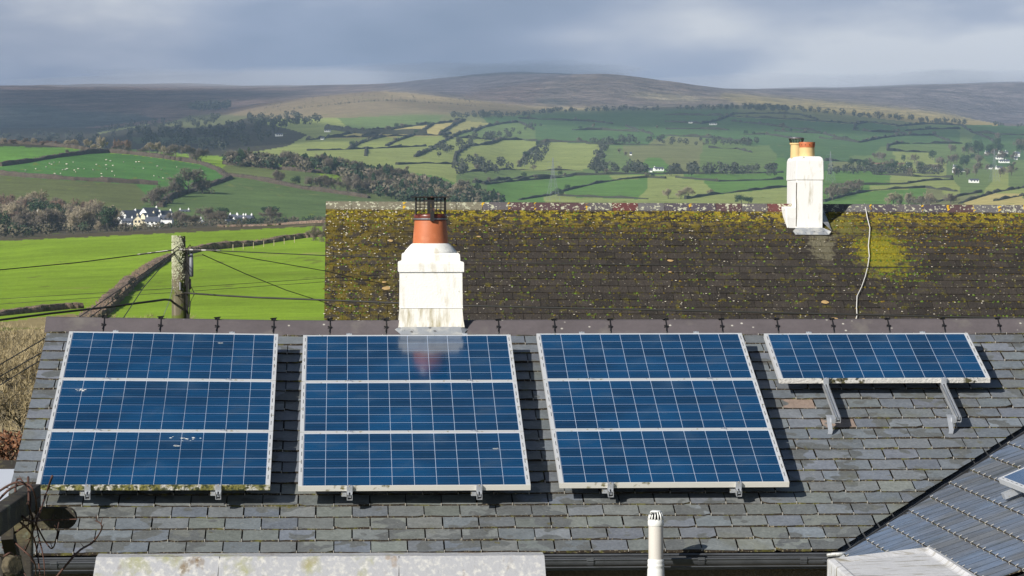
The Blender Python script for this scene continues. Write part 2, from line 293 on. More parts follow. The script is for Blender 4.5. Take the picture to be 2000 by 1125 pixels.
def smooth_interp(x, xs, Y):
    """Catmull-like cubic (monotone-safe enough) interpolation of rows Y at xs"""
    x = np.clip(x, xs[0], xs[-1]); i = np.clip(np.searchsorted(xs, x, side='right') - 1, 0, len(xs) - 2)
    h = (xs[i + 1] - xs[i]); u = ((x - xs[i]) / h)
    d = np.gradient(Y, xs, axis=0) * .8
    u2, u3 = u * u, u * u * u; e = lambda a: a[:, None] if Y.ndim > 1 else a
    return e(2 * u3 - 3 * u2 + 1) * Y[i] + e((u3 - 2 * u2 + u) * h) * d[i] + e(-2 * u3 + 3 * u2) * Y[i + 1] + e((u3 - u2) * h) * d[i + 1]
def seg(a, b, n): return list(np.exp(np.linspace(math.log(a), math.log(b), n, endpoint=False)))
TS = np.array(seg(20, 300, 50) + seg(300, 1050, 130) + seg(1050, 1400, 14) + seg(1400, 2400, 150) + seg(2400, 6500, 270) + seg(6500, 13500, 120) + [13500.])
PXS = np.concatenate([np.linspace(-9000, -300, 30, endpoint=False), np.linspace(-300, 0, 20, endpoint=False), np.linspace(0, 2000, 760, endpoint=False), np.linspace(2000, 2300, 20, endpoint=False), np.linspace(2300, 10500, 30)])
cols = smooth_interp(PXS, np.array(pk, float), TAB)            # (npx, nk)
YG = np.stack([smooth_interp(np.log(TS), LT, cols[i]) for i in range(len(PXS))])      # (npx, nt) pixel rows
zn = np.zeros_like(YG)
for k, (sc, am) in enumerate(((900., 7.), (330., 3.), (120., 1.3))):
    ph = rng.rand(6, 4) * 6.28
    P_ = PXS[:, None] / F * TS[None]; Q = np.broadcast_to(TS[None], P_.shape)
    for a in range(6):
        th = ph[a, 0]; zn += am / 2.4 * np.sin((P_ * math.cos(th) + Q * math.sin(th)) / sc * 6.28 * (.7 + .6 * ph[a, 2] / 6.28) + ph[a, 1])
YG -= zn * np.clip((TS[None] - 6000) / 3000, 0, 1) * .35 / TS[None] * F
YG -= zn * np.clip((TS[None] - 1500) / 5000, 0, .25) * .5 / TS[None] * F
def ground_t(px, py, tmin=250, tmax=13000):
    """distance at which the line of sight through a point first meets the ground"""
    i = int(np.clip(np.searchsorted(PXS, px), 0, len(PXS) - 1)); c = YG[i]
    for j in range(len(TS)):
        if TS[j] > tmax: break
        if TS[j] >= tmin and c[j] <= py:
            if j and c[j - 1] > py and TS[j - 1] >= tmin:
                u = (c[j - 1] - py) / (c[j - 1] - c[j]); return TS[j - 1] + u * (TS[j] - TS[j - 1])
            return TS[j]
    return TS[int(np.argmin(np.where((TS < tmin) | (TS > tmax), 9e9, c)))]
def ground_y(px, t):
    i = int(np.clip(np.searchsorted(PXS, px), 0, len(PXS) - 1)); return float(np.interp(t, TS, YG[i]))
def on_ground(px, py, tmin=250, tmax=None):
    if tmax is None: tmax = 2330 if 1200 < tmin < 1850 else (1000 if tmin < 1000 else 13000)
    t = ground_t(px, py, tmin, tmax); return at(px, ground_y(px, t), t), t
# field boundaries traced in three map sheets (x0, step)
def A_(l): return [(x * .35, 130 + y * .35) for x, y in l]
def B_(l): return [(600 + x * .35, 130 + y * .35) for x, y in l]
def C_(l): return [(1300 + x * .35, 130 + y * .35) for x, y in l]
HE_A = [A_(l) for l in [
 [(0, 556), (120, 541), (300, 508), (480, 485), (600, 480)], [(0, 422), (200, 432), (350, 450), (500, 470), (600, 478)],
 [(600, 480), (750, 492), (900, 512), (1000, 527), (1130, 547), (1215, 580), (1250, 605), (1280, 625)],
 [(0, 603), (150, 618), (350, 630), (600, 645), (880, 660)], [(1280, 625), (1200, 655), (1100, 690), (1000, 715), (930, 745), (890, 785)],
 [(1280, 612), (1400, 625), (1550, 655), (1700, 685), (1850, 705), (2060, 735)], [(1240, 545), (1400, 560), (1600, 578), (1750, 592), (1900, 606)]]]
HE_B = [B_(l) for l in [
 [(0, 412), (100, 400), (250, 372), (380, 355), (480, 345)], [(110, 398), (280, 395), (450, 390), (600, 385), (740, 385), (800, 375)],
 [(235, 460), (290, 430), (370, 405), (440, 390)], [(310, 388), (400, 375), (480, 350), (560, 332)], [(440, 445), (500, 415), (560, 395), (610, 380), (660, 350), (700, 325)],
 [(740, 380), (790, 345), (830, 320), (880, 298)], [(0, 470), (240, 462), (450, 455), (660, 445)], [(330, 460), (325, 500)],
 [(480, 350), (550, 338), (620, 328), (700, 322), (800, 310), (880, 298)], [(600, 505), (700, 460), (760, 420), (850, 375), (950, 350), (1060, 320)],
 [(930, 365), (980, 340), (1080, 320), (1180, 310), (1260, 350)], [(1180, 290), (1400, 300), (1600, 308), (1700, 320)],
 [(760, 395), (900, 400), (1060, 410), (1200, 410), (1300, 420), (1560, 425)], [(1480, 355), (1650, 355), (1850, 365)], [(1780, 335), (1930, 380)],
 [(1560, 430), (1700, 435), (2000, 440)], [(1650, 430), (1625, 500), (1600, 560)], [(1180, 560), (1210, 510), (1260, 460), (1300, 440), (1350, 415)],
 [(820, 540), (830, 490), (900, 445), (1000, 435), (1060, 420), (1090, 405)], [(500, 548), (650, 540), (820, 545)], [(930, 650), (1080, 632), (1250, 618), (1500, 607), (1800, 600), (2000, 600)],
 [(980, 657), (1150, 640), (1400, 622), (1480, 612)], [(1180, 745), (1350, 720), (1450, 690), (1600, 655), (1750, 630), (1900, 620), (2000, 625)], [(1400, 722), (1600, 730), (1900, 740)],
 [(850, 590), (1100, 575), (1300, 580), (1530, 580)]]]
HE_C = [C_(l) for l in [
 [(0, 270), (300, 275), (480, 285), (700, 295), (900, 310), (1060, 320)], [(0, 308), (200, 320), (300, 300), (380, 265)], [(380, 265), (600, 262), (750, 270), (850, 300)],
 [(370, 305), (550, 325), (700, 345), (860, 365)], [(0, 350), (200, 350), (350, 355)], [(0, 385), (200, 395), (400, 415), (480, 420)], [(420, 380), (560, 380), (700, 400)],
 [(610, 360), (750, 370), (880, 375), (950, 395), (1080, 425), (1200, 400), (1330, 385), (1500, 385)], [(1060, 325), (1050, 355), (1150, 365), (1300, 370)],
 [(1060, 325), (1130, 310), (1290, 330)], [(1290, 335), (1460, 320), (1650, 330), (1700, 360)], [(1300, 370), (1350, 385)], [(1340, 360), (1480, 350), (1640, 350)],
 [(1240, 440), (1300, 430), (1500, 430), (1650, 430)], [(1500, 385), (1560, 410), (1620, 430)], [(1700, 365), (1800, 400), (1860, 440)], [(1720, 370), (1880, 380), (2060, 385)],
 [(860, 400), (1000, 412), (1080, 425)], [(240, 455), (400, 460), (480, 480)], [(890, 527), (1050, 530), (1150, 532)], [(1240, 440), (1240, 470), (1400, 478), (1500, 480)],
 [(0, 600), (350, 597), (500, 595), (650, 592)], [(60, 620), (300, 642), (600, 632), (650, 630)], [(110, 740), (250, 717), (400, 700), (500, 690), (700, 668)],
 [(880, 657), (1100, 660), (1320, 657), (1450, 637), (1600, 632)], [(880, 755), (1000, 722), (1150, 692), (1300, 682), (1450, 677), (1620, 697)], [(1160, 602), (1350, 612), (1600, 622)],
 [(1520, 755), (1650, 720), (1760, 702)], [(1640, 765), (1750, 730), (1850, 700), (2060, 666)], [(1840, 750), (1950, 728), (2060, 708)],
 [(920, 575), (1100, 580), (1300, 590), (1500, 600)]]]
BAR = [[(0, 470), (100, 462), (200, 456), (300, 449), (400, 443), (520, 437), (640, 432)],
       [(0, 262), (150, 262), (230, 290), (330, 292), (440, 306), (560, 308), (700, 320), (860, 345), (980, 395)],
       [(440, 318), (600, 335), (700, 365), (860, 400), (980, 400)],
       [(0, 250), (180, 256), (330, 243), (450, 228), (560, 232), (700, 228), (830, 222), (1000, 225), (1100, 214), (1300, 212), (1500, 208), (1560, 213), (1640, 222), (1780, 238), (1900, 243), (2040, 247)],
       [(1380, 178), (1500, 188), (1600, 195), (1700, 205), (1830, 217), (1960, 244)], [(1370, 181), (1440, 200), (1500, 207)],
       [(440, 222), (520, 204), (600, 190), (680, 182), (740, 177), (860, 187), (1010, 204), (1180, 212)], [(880, 188), (930, 178), (1000, 167), (1090, 154), (1170, 150)],
       [(0, 400), (120, 405), (240, 432), (330, 425), (450, 425), (640, 428)]]
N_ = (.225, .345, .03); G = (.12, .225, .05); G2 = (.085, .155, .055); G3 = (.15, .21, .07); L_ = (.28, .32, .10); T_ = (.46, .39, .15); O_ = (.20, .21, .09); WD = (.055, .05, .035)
SEED = [(200, 520, N_), (500, 545, N_), (300, 460, N_), (600, 600, N_), (30, 560, N_)]
SEED += [(x, y, c) for (x, y), c in zip(A_([(100, 480), (500, 560), (200, 720), (1400, 760), (1500, 610), (750, 468), (1650, 640), (900, 480), (1000, 500), (300, 200), (60, 300), (1000, 370), (700, 400)]), [(.13, .27, .05), (.085, .2, .045), (.13, .15, .055), (.11, .165, .055), (.15, .18, .06), N_, (.13, .17, .06), N_, N_, 0, 0, WD, WD])if c]
SEED += [(x, y, c) for (x, y), c in zip(B_([(200, 385), (330, 372), (420, 365), (530, 360), (640, 360), (740, 345), (900, 330), (150, 410), (350, 425), (600, 415), (100, 440), (250, 485), (400, 478), (550, 465), (740, 490), (1000, 480), (1450, 480), (1120, 350), (1400, 330), (1650, 300), (1100, 280), (1500, 275), (1850, 470), (700, 570), (1000, 610), (1200, 645), (1300, 690), (1700, 680), (1600, 742), (1900, 590), (560, 270), (900, 412), (1700, 335), (1700, 400), (60, 455), (1400, 600), (1750, 545), (650, 520)]),
   [T_, T_, T_, T_, T_, T_, O_, L_, L_, L_, L_, L_, L_, L_, L_, L_, L_, G3, G2, G2, G2, G2, O_, L_, G3, G, G, G, L_, G, G3, L_, G2, G2, L_, G3, G3, L_])]
SEED += [(x, y, c) for (x, y), c in zip(C_([(100, 287), (100, 335), (500, 305), (600, 272), (900, 290), (200, 370), (700, 320), (880, 350), (500, 355), (1150, 380), (1200, 345), (1450, 370), (1500, 340), (1800, 350), (1000, 380), (1150, 430), (1400, 410), (1400, 455), (1350, 490), (1900, 420), (300, 490), (100, 470), (1050, 545), (1000, 630), (1100, 600), (300, 615), (500, 650), (450, 720), (1250, 720), (1550, 670), (1750, 745), (1900, 690), (1950, 660), (1400, 608), (900, 450), (1200, 500), (30, 740), (1700, 640), (1900, 720), (1600, 740)]),
   [G2, G2, G2, O_, O_, G2, G2, G2, G2, G2, G2, G2, G3, G2, G2, G2, G2, G3, L_, G2, G3, O_, O_, G, G, G, G, L_, G, L_, T_, L_, G3, L_, G2, G3, L_, G3, T_, O_])]
MH = (.165, .115, .10); MT = (.38, .30, .13); MO = (.25, .195, .12); MB_ = (.055, .065, .055)
SEED += [(100, 200, MH), (500, 175, MH), (1000, 175, MH), (1200, 180, (.17, .13, .11)), (1900, 200, (.17, .14, .14)), (1550, 180, (.17, .14, .14)), (650, 205, MO), (560, 215, MO), (1750, 222, MT), (1600, 205, MT), (1000, 150, (.12, .10, .11)), (1100, 185, (.17, .13, .11))]
from collections import deque
GW, GH = 1020, 300          # half-resolution plan, rows 120..720
lab = -np.ones((GH, GW), int); wall = np.zeros((GH, GW), bool)
for pl in HE_A + HE_B + HE_C + BAR:
    for (x0, y0), (x1, y1) in zip(pl, pl[1:]):
        n = int(max(abs(x1 - x0), abs(y1 - y0))) + 1
        for k in range(n + 1):
            x = (x0 + (x1 - x0) * k / n) / 2; y = (y0 + (y1 - y0) * k / n - 120) / 2
            for dx in (0, 1):
                if 0 <= int(y) < GH and 0 <= int(x) + dx < GW: wall[int(y), int(x) + dx] = True
q = deque()
for i, (x, y, c) in enumerate(SEED):
    a, b = int((y - 120) / 2), int(x / 2)
    for da in (0, 1):
        if 0 <= a + da < GH and 0 <= b < GW and lab[a + da, b] < 0: lab[a + da, b] = i; q.append((a + da, b))
while q:
    a, b = q.popleft()
    for da, db in ((0, 1), (1, 0), (0, -1), (-1, 0)):
        c, d = a + da, b + db
        if 0 <= c < GH and 0 <= d < GW and lab[c, d] < 0 and not wall[c, d]: lab[c, d] = lab[a, b]; q.append((c, d))
for _ in range(4):
    for sh, ax in ((1, 0), (-1, 0), (1, 1), (-1, 1)):
        r = np.roll(lab, sh, ax); k = (lab < 0) & (r >= 0); lab[k] = r[k]
cols_ = np.array([s[2] for s in SEED] + [WD]); cm = cols_[lab]
yy, xx = np.mgrid[0:GH, 0:GW]; yy = yy * 2 + 120; xx = xx * 2
def inpoly(poly):
    r = np.zeros(xx.shape, bool)
    for (x0, y0), (x1, y1) in zip(poly, poly[1:] + poly[:1]):
        if y0 != y1: r ^= ((y0 > yy) != (y1 > yy)) & (xx < (x1 - x0) * (yy - y0) / (y1 - y0) + x0)
    return r
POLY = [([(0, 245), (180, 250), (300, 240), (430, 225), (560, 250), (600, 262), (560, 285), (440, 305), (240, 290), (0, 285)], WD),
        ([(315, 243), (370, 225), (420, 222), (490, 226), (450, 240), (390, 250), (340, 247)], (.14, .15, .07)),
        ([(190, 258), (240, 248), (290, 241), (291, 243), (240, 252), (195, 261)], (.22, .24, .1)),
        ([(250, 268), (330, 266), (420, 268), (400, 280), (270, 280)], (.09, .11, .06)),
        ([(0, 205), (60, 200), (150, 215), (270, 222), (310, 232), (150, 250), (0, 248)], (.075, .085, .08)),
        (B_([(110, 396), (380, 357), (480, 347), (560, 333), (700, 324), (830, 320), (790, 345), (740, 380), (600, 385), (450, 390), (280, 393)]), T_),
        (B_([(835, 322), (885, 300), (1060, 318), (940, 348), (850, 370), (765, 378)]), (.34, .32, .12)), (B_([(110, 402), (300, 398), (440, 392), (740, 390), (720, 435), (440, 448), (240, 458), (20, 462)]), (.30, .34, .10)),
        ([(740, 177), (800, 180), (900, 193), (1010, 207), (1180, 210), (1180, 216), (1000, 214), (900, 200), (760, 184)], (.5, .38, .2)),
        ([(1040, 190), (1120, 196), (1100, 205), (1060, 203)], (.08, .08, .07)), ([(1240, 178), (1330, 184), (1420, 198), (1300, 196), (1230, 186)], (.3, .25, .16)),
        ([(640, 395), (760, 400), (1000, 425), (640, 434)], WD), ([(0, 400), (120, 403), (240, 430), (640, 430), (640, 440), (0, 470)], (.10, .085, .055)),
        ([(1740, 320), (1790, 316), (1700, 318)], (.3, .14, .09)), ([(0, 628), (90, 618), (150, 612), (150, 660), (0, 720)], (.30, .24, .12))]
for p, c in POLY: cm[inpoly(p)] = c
hill = cm.copy()
for _ in range(3):
    for ax, kk in ((1, 9), (0, 2)): hill = sum(np.roll(hill, q_, ax) for q_ in range(-kk, kk + 1)) / (2 * kk + 1)
wgt = np.clip((232 - yy) / 12., 0, 1)[..., None] * .75; cm = cm * (1 - wgt) + hill * wgt
npx, ntt = YG.shape
run = np.minimum.accumulate(np.concatenate([np.full((npx, 1), 9e9), YG[:, :-1]], 1), 1); vis = YG <= run + 1.5
ci = np.clip((PXS / 2).astype(int), 0, 999)[:, None].repeat(ntt, 1); ri = np.clip((YG - 120) / 2, 0, GH - 1).astype(int)
VC = cm[ri, ci]; far = TS[None, :, None] > 6800
dflt = np.where(far, np.array(MH), np.where(TS[None, :, None] < 1100, np.array(N_) * .8, np.array(G3)))
VC = np.where(vis[:, :, None], VC, dflt); VC[:, TS < 240] = (.12, .12, .05)
out = (PXS < 0) | (PXS > 2010)
jit = rng.rand(npx, ntt, 1) * .1 + .95; VC = VC * jit
X = (PXS - 1000) / F; D = np.array([ray(p, 0) for p in PXS]); D2 = np.array([ray(p, 1000) for p in PXS])
dirs = D[:, None, :] + (D2 - D)[:, None, :] * (YG[:, :, None] / 1000.)
P3 = np.array(CAM)[None, None] + dirs * TS[None, :, None]
def grid_mesh(name, P3, C, matn, smooth=True):
    a, b = P3.shape[:2]; me = bpy.data.meshes.new(name); idx = np.arange(a * b).reshape(a, b)
    q = np.stack([idx[:-1, :-1], idx[1:, :-1], idx[1:, 1:], idx[:-1, 1:]], -1).reshape(-1, 4)
    me.vertices.add(a * b); me.vertices.foreach_set('co', P3.reshape(-1).astype(np.float32))
    me.loops.add(len(q) * 4); me.loops.foreach_set('vertex_index', q.reshape(-1).astype(np.int32))
    me.polygons.add(len(q)); me.polygons.foreach_set('loop_start', np.arange(0, len(q) * 4, 4, dtype=np.int32)); me.polygons.foreach_set('loop_total', np.full(len(q), 4, np.int32))
    me.polygons.foreach_set('use_smooth', np.ones(len(q), bool)); me.update(calc_edges=True)
    at_ = me.color_attributes.new('Col', 'FLOAT_COLOR', 'POINT'); cc = np.concatenate([C.reshape(-1, 3), np.ones((a * b, 1))], 1); at_.data.foreach_set('color', cc.reshape(-1).astype(np.float32))
    me.materials.append(M[matn]); o = bpy.data.objects.new(name, me); COL.objects.link(o); return o
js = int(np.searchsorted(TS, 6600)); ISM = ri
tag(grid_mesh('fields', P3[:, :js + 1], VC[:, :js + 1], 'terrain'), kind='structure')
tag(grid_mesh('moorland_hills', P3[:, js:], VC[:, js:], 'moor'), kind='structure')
g = MB(); R0 = 16000; g.lathe([(0.01, 0), (400, 0), (3000, 0), (R0, 0)], (0, 0, -38), 48, cap=False); tag(g.build('ground', 'soil'), kind='structure')

# ------------------------------------------------------------------ haze and clouds
def volume(name, dens, col, an=0.0):
    m = bpy.data.materials.new(name); m.use_nodes = True; nt = m.node_tree; nt.nodes.clear()
    v = N(nt, 'ShaderNodeVolumePrincipled', inp={'Density': dens, 'Anisotropy': an}); v.inputs['Color'].default_value = (*col, 1)
    o = N(nt, 'ShaderNodeOutputMaterial'); nt.links.new(v.outputs[0], o.inputs['Volume']); M[name] = m
volume('haze', 5.6e-5, (.50, .68, 1.0))
HZ = float(P3[:, :, 2].max()) + 15
g = MB(); g.box((-R0 - 50, -R0 - 50, -39.5), (R0 + 50, R0 + 50, HZ)); tag(g.build('haze', 'haze'), kind='stuff')
volume('cloud_vapour', .0042, (.97, .97, .97), .3)
def blob(cx, cy, cz, rx, ry, rz, seed):
    m = MB(); nu, nv = 26, 14; vs = []
    for j in range(nv + 1):
        for i in range(nu):
            a = 2 * math.pi * i / nu; b = math.pi * j / nv - math.pi / 2
            d = Vector((math.cos(a) * math.cos(b), math.sin(a) * math.cos(b), math.sin(b)))
            k = 1 + .34 * noise.noise(d * 2.3 + Vector((seed, 0, 0))) + .16 * noise.noise(d * 5.5 + Vector((seed, 3, 0)))
            vs.append((cx + d.x * rx * k, cy + d.y * ry * k, cz + d.z * rz * k))
    m.add(vs, [(j * nu + i, j * nu + (i + 1) % nu, (j + 1) * nu + (i + 1) % nu, (j + 1) * nu + i) for j in range(nv) for i in range(nu)])
    o = m.build('cloud', 'cloud_vapour', smooth=True); tag(o, kind='structure')
def cloud_over(px, t, rx, ry, h=900., rz=130, seed=0):
    """a cloud that stands h metres up on the sun's side of the ground at (px, t)"""
    p = at(px, ground_y(px, t), t); k = (HZ + 160 + (h - 900) - p.z) / -SUN.z; c = p - SUN * k
    blob(c.x, c.y, c.z, rx, ry, rz, seed)
cloud_over(190, 4300, 380, 1150, seed=1); cloud_over(180, 8300, 560, 900, h=1700, seed=2); cloud_over(1420, 5500, 480, 900, rz=75, seed=3)
cloud_over(980, 9800, 380, 900, h=2000, seed=4); cloud_over(1900, 10500, 420, 700, h=2000, seed=6); cloud_over(200, 6800, 520, 900, h=1300, seed=9, rz=90)

volume('hill_mist', .0010, (.80, .85, .95))
for i, (x, y, t, rx, rz) in enumerate([(520, 160, 9300, 700, 30), (840, 152, 9700, 620, 38), (1060, 140, 9700, 300, 22), (1560, 166, 9900, 600, 26), (1930, 160, 9900, 520, 34)]):
    p = at(x, y, t); blob(p.x, p.y, p.z, rx, 500, rz, 40 + i); o = COL.objects[-1]; o.name = 'mist'; o.data.materials[0] = M['hill_mist']; tag(o, 'thin mist clinging to the far moor summit', kind='stuff')

# ------------------------------------------------------------------ hedges
AREA = [(200, 'at the far left'), (350, 'above the white village'), (600, 'left of the mossy roof'), (780, 'left of the orange chimney pot'), (950, 'above the orange chimney pot'), (1120, 'around the left pylon'), (1350, 'right of the left pylon'), (1530, 'left of the far white chimney'), (1700, 'just right of the far white chimney'), (1850, 'between the far chimney and the right pylon'), (9999, 'near the right picture edge')]
def where(x, y):
    v = 'highest' if y < 245 else 'upper' if y < 275 else 'middle' if y < 310 else 'lower' if y < 350 else 'lowest'
    return v + ' on the valley ' + next(n for a, n in AREA if x < a)
HEDC = 0
def hedge(pl, h, w, matn, label, group, tmin=250, step=6., name='hedge', top=None, jit=.3):
    pts = []
    for (x0, y0), (x1, y1) in zip(pl, pl[1:]):
        for k in range(8): u = k / 8; pts.append((x0 + (x1 - x0) * u, y0 + (y1 - y0) * u))
    pts.append(pl[-1]); W3 = []
    for x, y in pts:
        p, t = on_ground(x, y, tmin)
        if W3 and (p - W3[-1]).length > 260: continue
        W3.append(p)
    if len(W3) < 2: return None
    out_ = [W3[0]]
    for a, b in zip(W3, W3[1:]):
        L = (b - a).length; n = max(1, int(L / step))
        for k in range(1, n + 1): out_.append(a.lerp(b, k / n))
    W3 = out_; m = MB(); vs = []; o0 = W3[0]
    for i, p in enumerate(W3):
        d = (W3[min(i + 1, len(W3) - 1)] - W3[max(i - 1, 0)]); s = Vector((d.y, -d.x, 0)); s = s.normalized() if s.length else Vector((1, 0, 0))
        hh = h * (1 + jit * noise.noise(p * .05) * 2 + random.uniform(-.12, .12)); ww = w * random.uniform(.8, 1.2)
        for a, b in ((-.55, -.5), (-.5, .45), (-.32, .93), (0, 1.0), (.32, .93), (.5, .45), (.55, -.5)):
            vs.append(p - o0 + s * ww * a + Vector((0, 0, hh * b * random.uniform(.88, 1.12))) if b > 0 else p - o0 + s * ww * a + Vector((0, 0, b * 1.5)))
    fs = [(i * 7 + k, i * 7 + k + 1, i * 7 + k + 8, i * 7 + k + 7) for i in range(len(W3) - 1) for k in range(6)]
    fs += [tuple(range(7)), tuple(reversed(range((len(W3) - 1) * 7, len(W3) * 7)))]
    m.add(vs, fs)
    # tufts of twigs
    for p in W3:
        for _ in range(3 if step > 5 else 6):
            q = p - o0 + Vector((random.uniform(-w / 2, w / 2), random.uniform(-w / 2, w / 2), h * .8)); e = h * random.uniform(.15, .4)
            m.add([q, q + Vector((random.uniform(-.5, .5) * e, .1 * e, e)), q + Vector((e * .5, 0, 0))], [(0, 1, 2)])
    o = m.build(name, matn); o.location = o0; tag(o, label, 'hedge', group); HPATH.append((pl, tmin)); return o
HPATH = []
hedge([(640, 461), (590, 465), (540, 472), (480, 481), (420, 487), (380, 492), (345, 501), (315, 513), (285, 531), (255, 555), (230, 580), (205, 605), (180, 626), (160, 646)], 1.0, 1.9, 'hedge_near', 'long brown flailed hedge curving across the bright green field behind the pole', None, 200, 1.3)
hedge([(-60, 622), (0, 616), (60, 610), (120, 604), (156, 602)], .6, 1.4, 'hedge_near', 'short brown hedge at the left edge of the bright green field', None, 200, 1.3)
hedge([(425, 444), (470, 442.5), (520, 441), (580, 437), (660, 433.5)], .55, 1.2, 'hedge_near', 'brown hedge along the crest of the bright green field beside the village', None, 780, 3)
la = ['thick dark hedge between the left crest field and the sheep field', 'pale brown hedge along the left hill crest', 'brown hedge along the top of the sheep field', 'dark hedge along the bottom of the sheep field', 'dark overgrown hedge running down to the white village', 'long hedge below the sheep pasture left of the mossy roof', 'hedge along the foot of the mixed wood']
for pl, l in zip(HE_A, la): hedge(pl, 2.3, 3.6, 'hedge', l, None, 1300, 4)
for pl in HE_B + HE_C:
    c_ = pl[len(pl) // 2]; t_ = ground_t(c_[0], c_[1], 1900); L_pl = abs(pl[-1][0] - pl[0][0]); dr = 'rising' if abs(pl[-1][1] - pl[0][1]) > .25 * L_pl else 'level'
    hedge(pl, (1.0 + t_ / 5500) * (1.3 if t_ > 3600 else 1), 1.8 + t_ / 3200, 'hedge_far', ('long ' if L_pl > 140 else 'short ' if L_pl < 60 else '') + dr + ' dark hedge ' + where(*c_), 'hedges dividing the far fields', 1900, 8, jit=.7)
hedge([(640, 252), (720, 262), (830, 262)], 5, 10, 'hedge_far', 'dark hedge dividing the small fields on the far valley side', 'hedges dividing the far fields', 1900, 12)

# ------------------------------------------------------------------ trees
def branch(m, p, d, L, r, lev, rnd, tips, spread=.62, mi=0, gn=.12):
    q = p + d * L; mid = p.lerp(q, .5) + Vector([rnd.uniform(-1, 1) * L * .07 for _ in range(3)])
    m.tube([p, mid, q], [r, r * .82, r * .62], 4 if lev > 2 else 3, cap=False, mi=mi)
    if lev == 0: tips.append((q, d)); return
    if lev < 3: tips.append((mid, d))
    for k in range(3):
        e = (d + Vector([rnd.gauss(0, spread) for _ in range(3)]) + Vector((0, 0, gn))).normalized()
        branch(m, q if k else mid, e, L * rnd.uniform(.62, .86), r * .6, lev - 1, rnd, tips, spread, mi, gn)
def norm_tree(ms):
    allv = [v for m in ms for v in m.v]; h = max(v[2] for v in allv)
    for m in ms: m.v = [(x / h, y / h, z / h) for x, y, z in m.v]
def tree_proto(kind, seed, tw='twig', lev=4, trunk=.2, nt_=11, tl=.11, tw_w=.0062):
    rnd = random.Random(seed); t = MB(); c = MB()
    if kind == 'bare':
        tips = []
        t.tube([(0, 0, -.05), (.006, 0, trunk * .5), (0, .004, trunk)], [.03, .024, .02], 6)
        for k in range(4):
            a = k * 1.6 + rnd.random(); e = Vector((math.cos(a) * .75, math.sin(a) * .75, .8)).normalized() if k else Vector((0, 0, 1))
            branch(c, Vector((0, 0, trunk * (1 if k < 2 else .85))), e, .2, .014, lev, rnd, tips, .55)
        for q, d in tips:
            for _ in range(nt_):
                e = (d + Vector([rnd.gauss(0, .7) for _ in range(3)])).normalized(); l = tl * rnd.uniform(.4, 1.1); s = Vector((e.y, -e.x, .3)).normalized() * tw_w
                c.add([q - s, q + s, q + e * l], [(0, 1, 2)], 1)
        norm_tree([t, c]); mats = ['bark', tw]
    elif kind == 'conifer':
        t.tube([(0, 0, -.05), (0, 0, .95)], [.02, .003], 5)
        for i in range(460):
            z = .12 + .86 * rnd.random(); a = rnd.random() * 6.28; R = ((1 - z) ** .75 * .3 + .02) * rnd.uniform(.55, 1.1) * (1 + .35 * math.sin(a * 2 + z * 9 + seed))
            o = Vector((0, 0, z + .04)); e = Vector((math.cos(a) * R, math.sin(a) * R, z - .04)); s = Vector((-math.sin(a), math.cos(a), 0)) * .03
            c.add([o, e - s, e + Vector((0, 0, -.03)), e + s], [(0, 1, 2, 3)], 1)
        mats = ['bark', 'leaf']
    else:
        t.tube([(0, 0, -.05), (0, 0, .5)], [.035, .02], 6)
        cl = [(rnd.uniform(-.26, .26), rnd.uniform(-.26, .26), rnd.uniform(.35, .8), rnd.uniform(.13, .22)) for _ in range(12)]
        for x, y, z, r in cl:
            for _ in range(110):
                d = Vector([rnd.gauss(0, 1) for _ in range(3)]).normalized() * r * rnd.uniform(.75, 1.05)
                p = Vector((x, y, z)) + d; a = Vector([rnd.gauss(0, 1) for _ in range(3)]).normalized() * .028; b = d.cross(a).normalized() * .024
                c.add([p - a, p - b, p + a, p + b], [(0, 1, 2, 3)], 1)
        norm_tree([t, c]); mats = ['bark', 'leaf']
    return t, c, mats
def mk_proto(kind, seed, parts=True, **k):
    t, c, mats = tree_proto(kind, seed, **k)
    if parts:
        tm = t.build('trunk', mats[0]); cm_ = c.build('crown', mats); a = (tm.data, cm_.data); bpy.data.objects.remove(tm); bpy.data.objects.remove(cm_); return a
    b = len(t.v); t.v += c.v; t.f += [tuple(i + b for i in f) for f in c.f]; t.m = [0] * len(t.m) + c.m; t.c += c.c
    o = t.build('tree', mats); d = o.data; bpy.data.objects.remove(o); return (d,)
PR = {'bare': [mk_proto('bare', s) for s in (1, 2, 3)], 'pale': [mk_proto('bare', s, tw='twig2') for s in (4, 5)], 'red': [mk_proto('bare', 6, tw='twig3', trunk=.1)],
      'bush': [mk_proto('bare', s, tw='twig', trunk=.04) for s in (8, 9)], 'conifer': [mk_proto('conifer', s) for s in (1, 2)], 'ever': [mk_proto('ever', s) for s in (1, 2)],
      's_bare': [mk_proto('bare', s, False, lev=2, nt_=16, tl=.2, tw_w=.012) for s in (11, 12, 13)], 's_ever': [mk_proto('ever', 5, False)], 's_con': [mk_proto('conifer', 5, False)]}
CATN = {'bare': 'bare_tree', 'pale': 'bare_tree', 'red': 'bare_tree', 'bush': 'bare_shrub', 'conifer': 'conifer_tree', 'ever': 'evergreen_tree', 's_bare': 'bare_tree', 's_ever': 'evergreen_tree', 's_con': 'conifer_tree'}
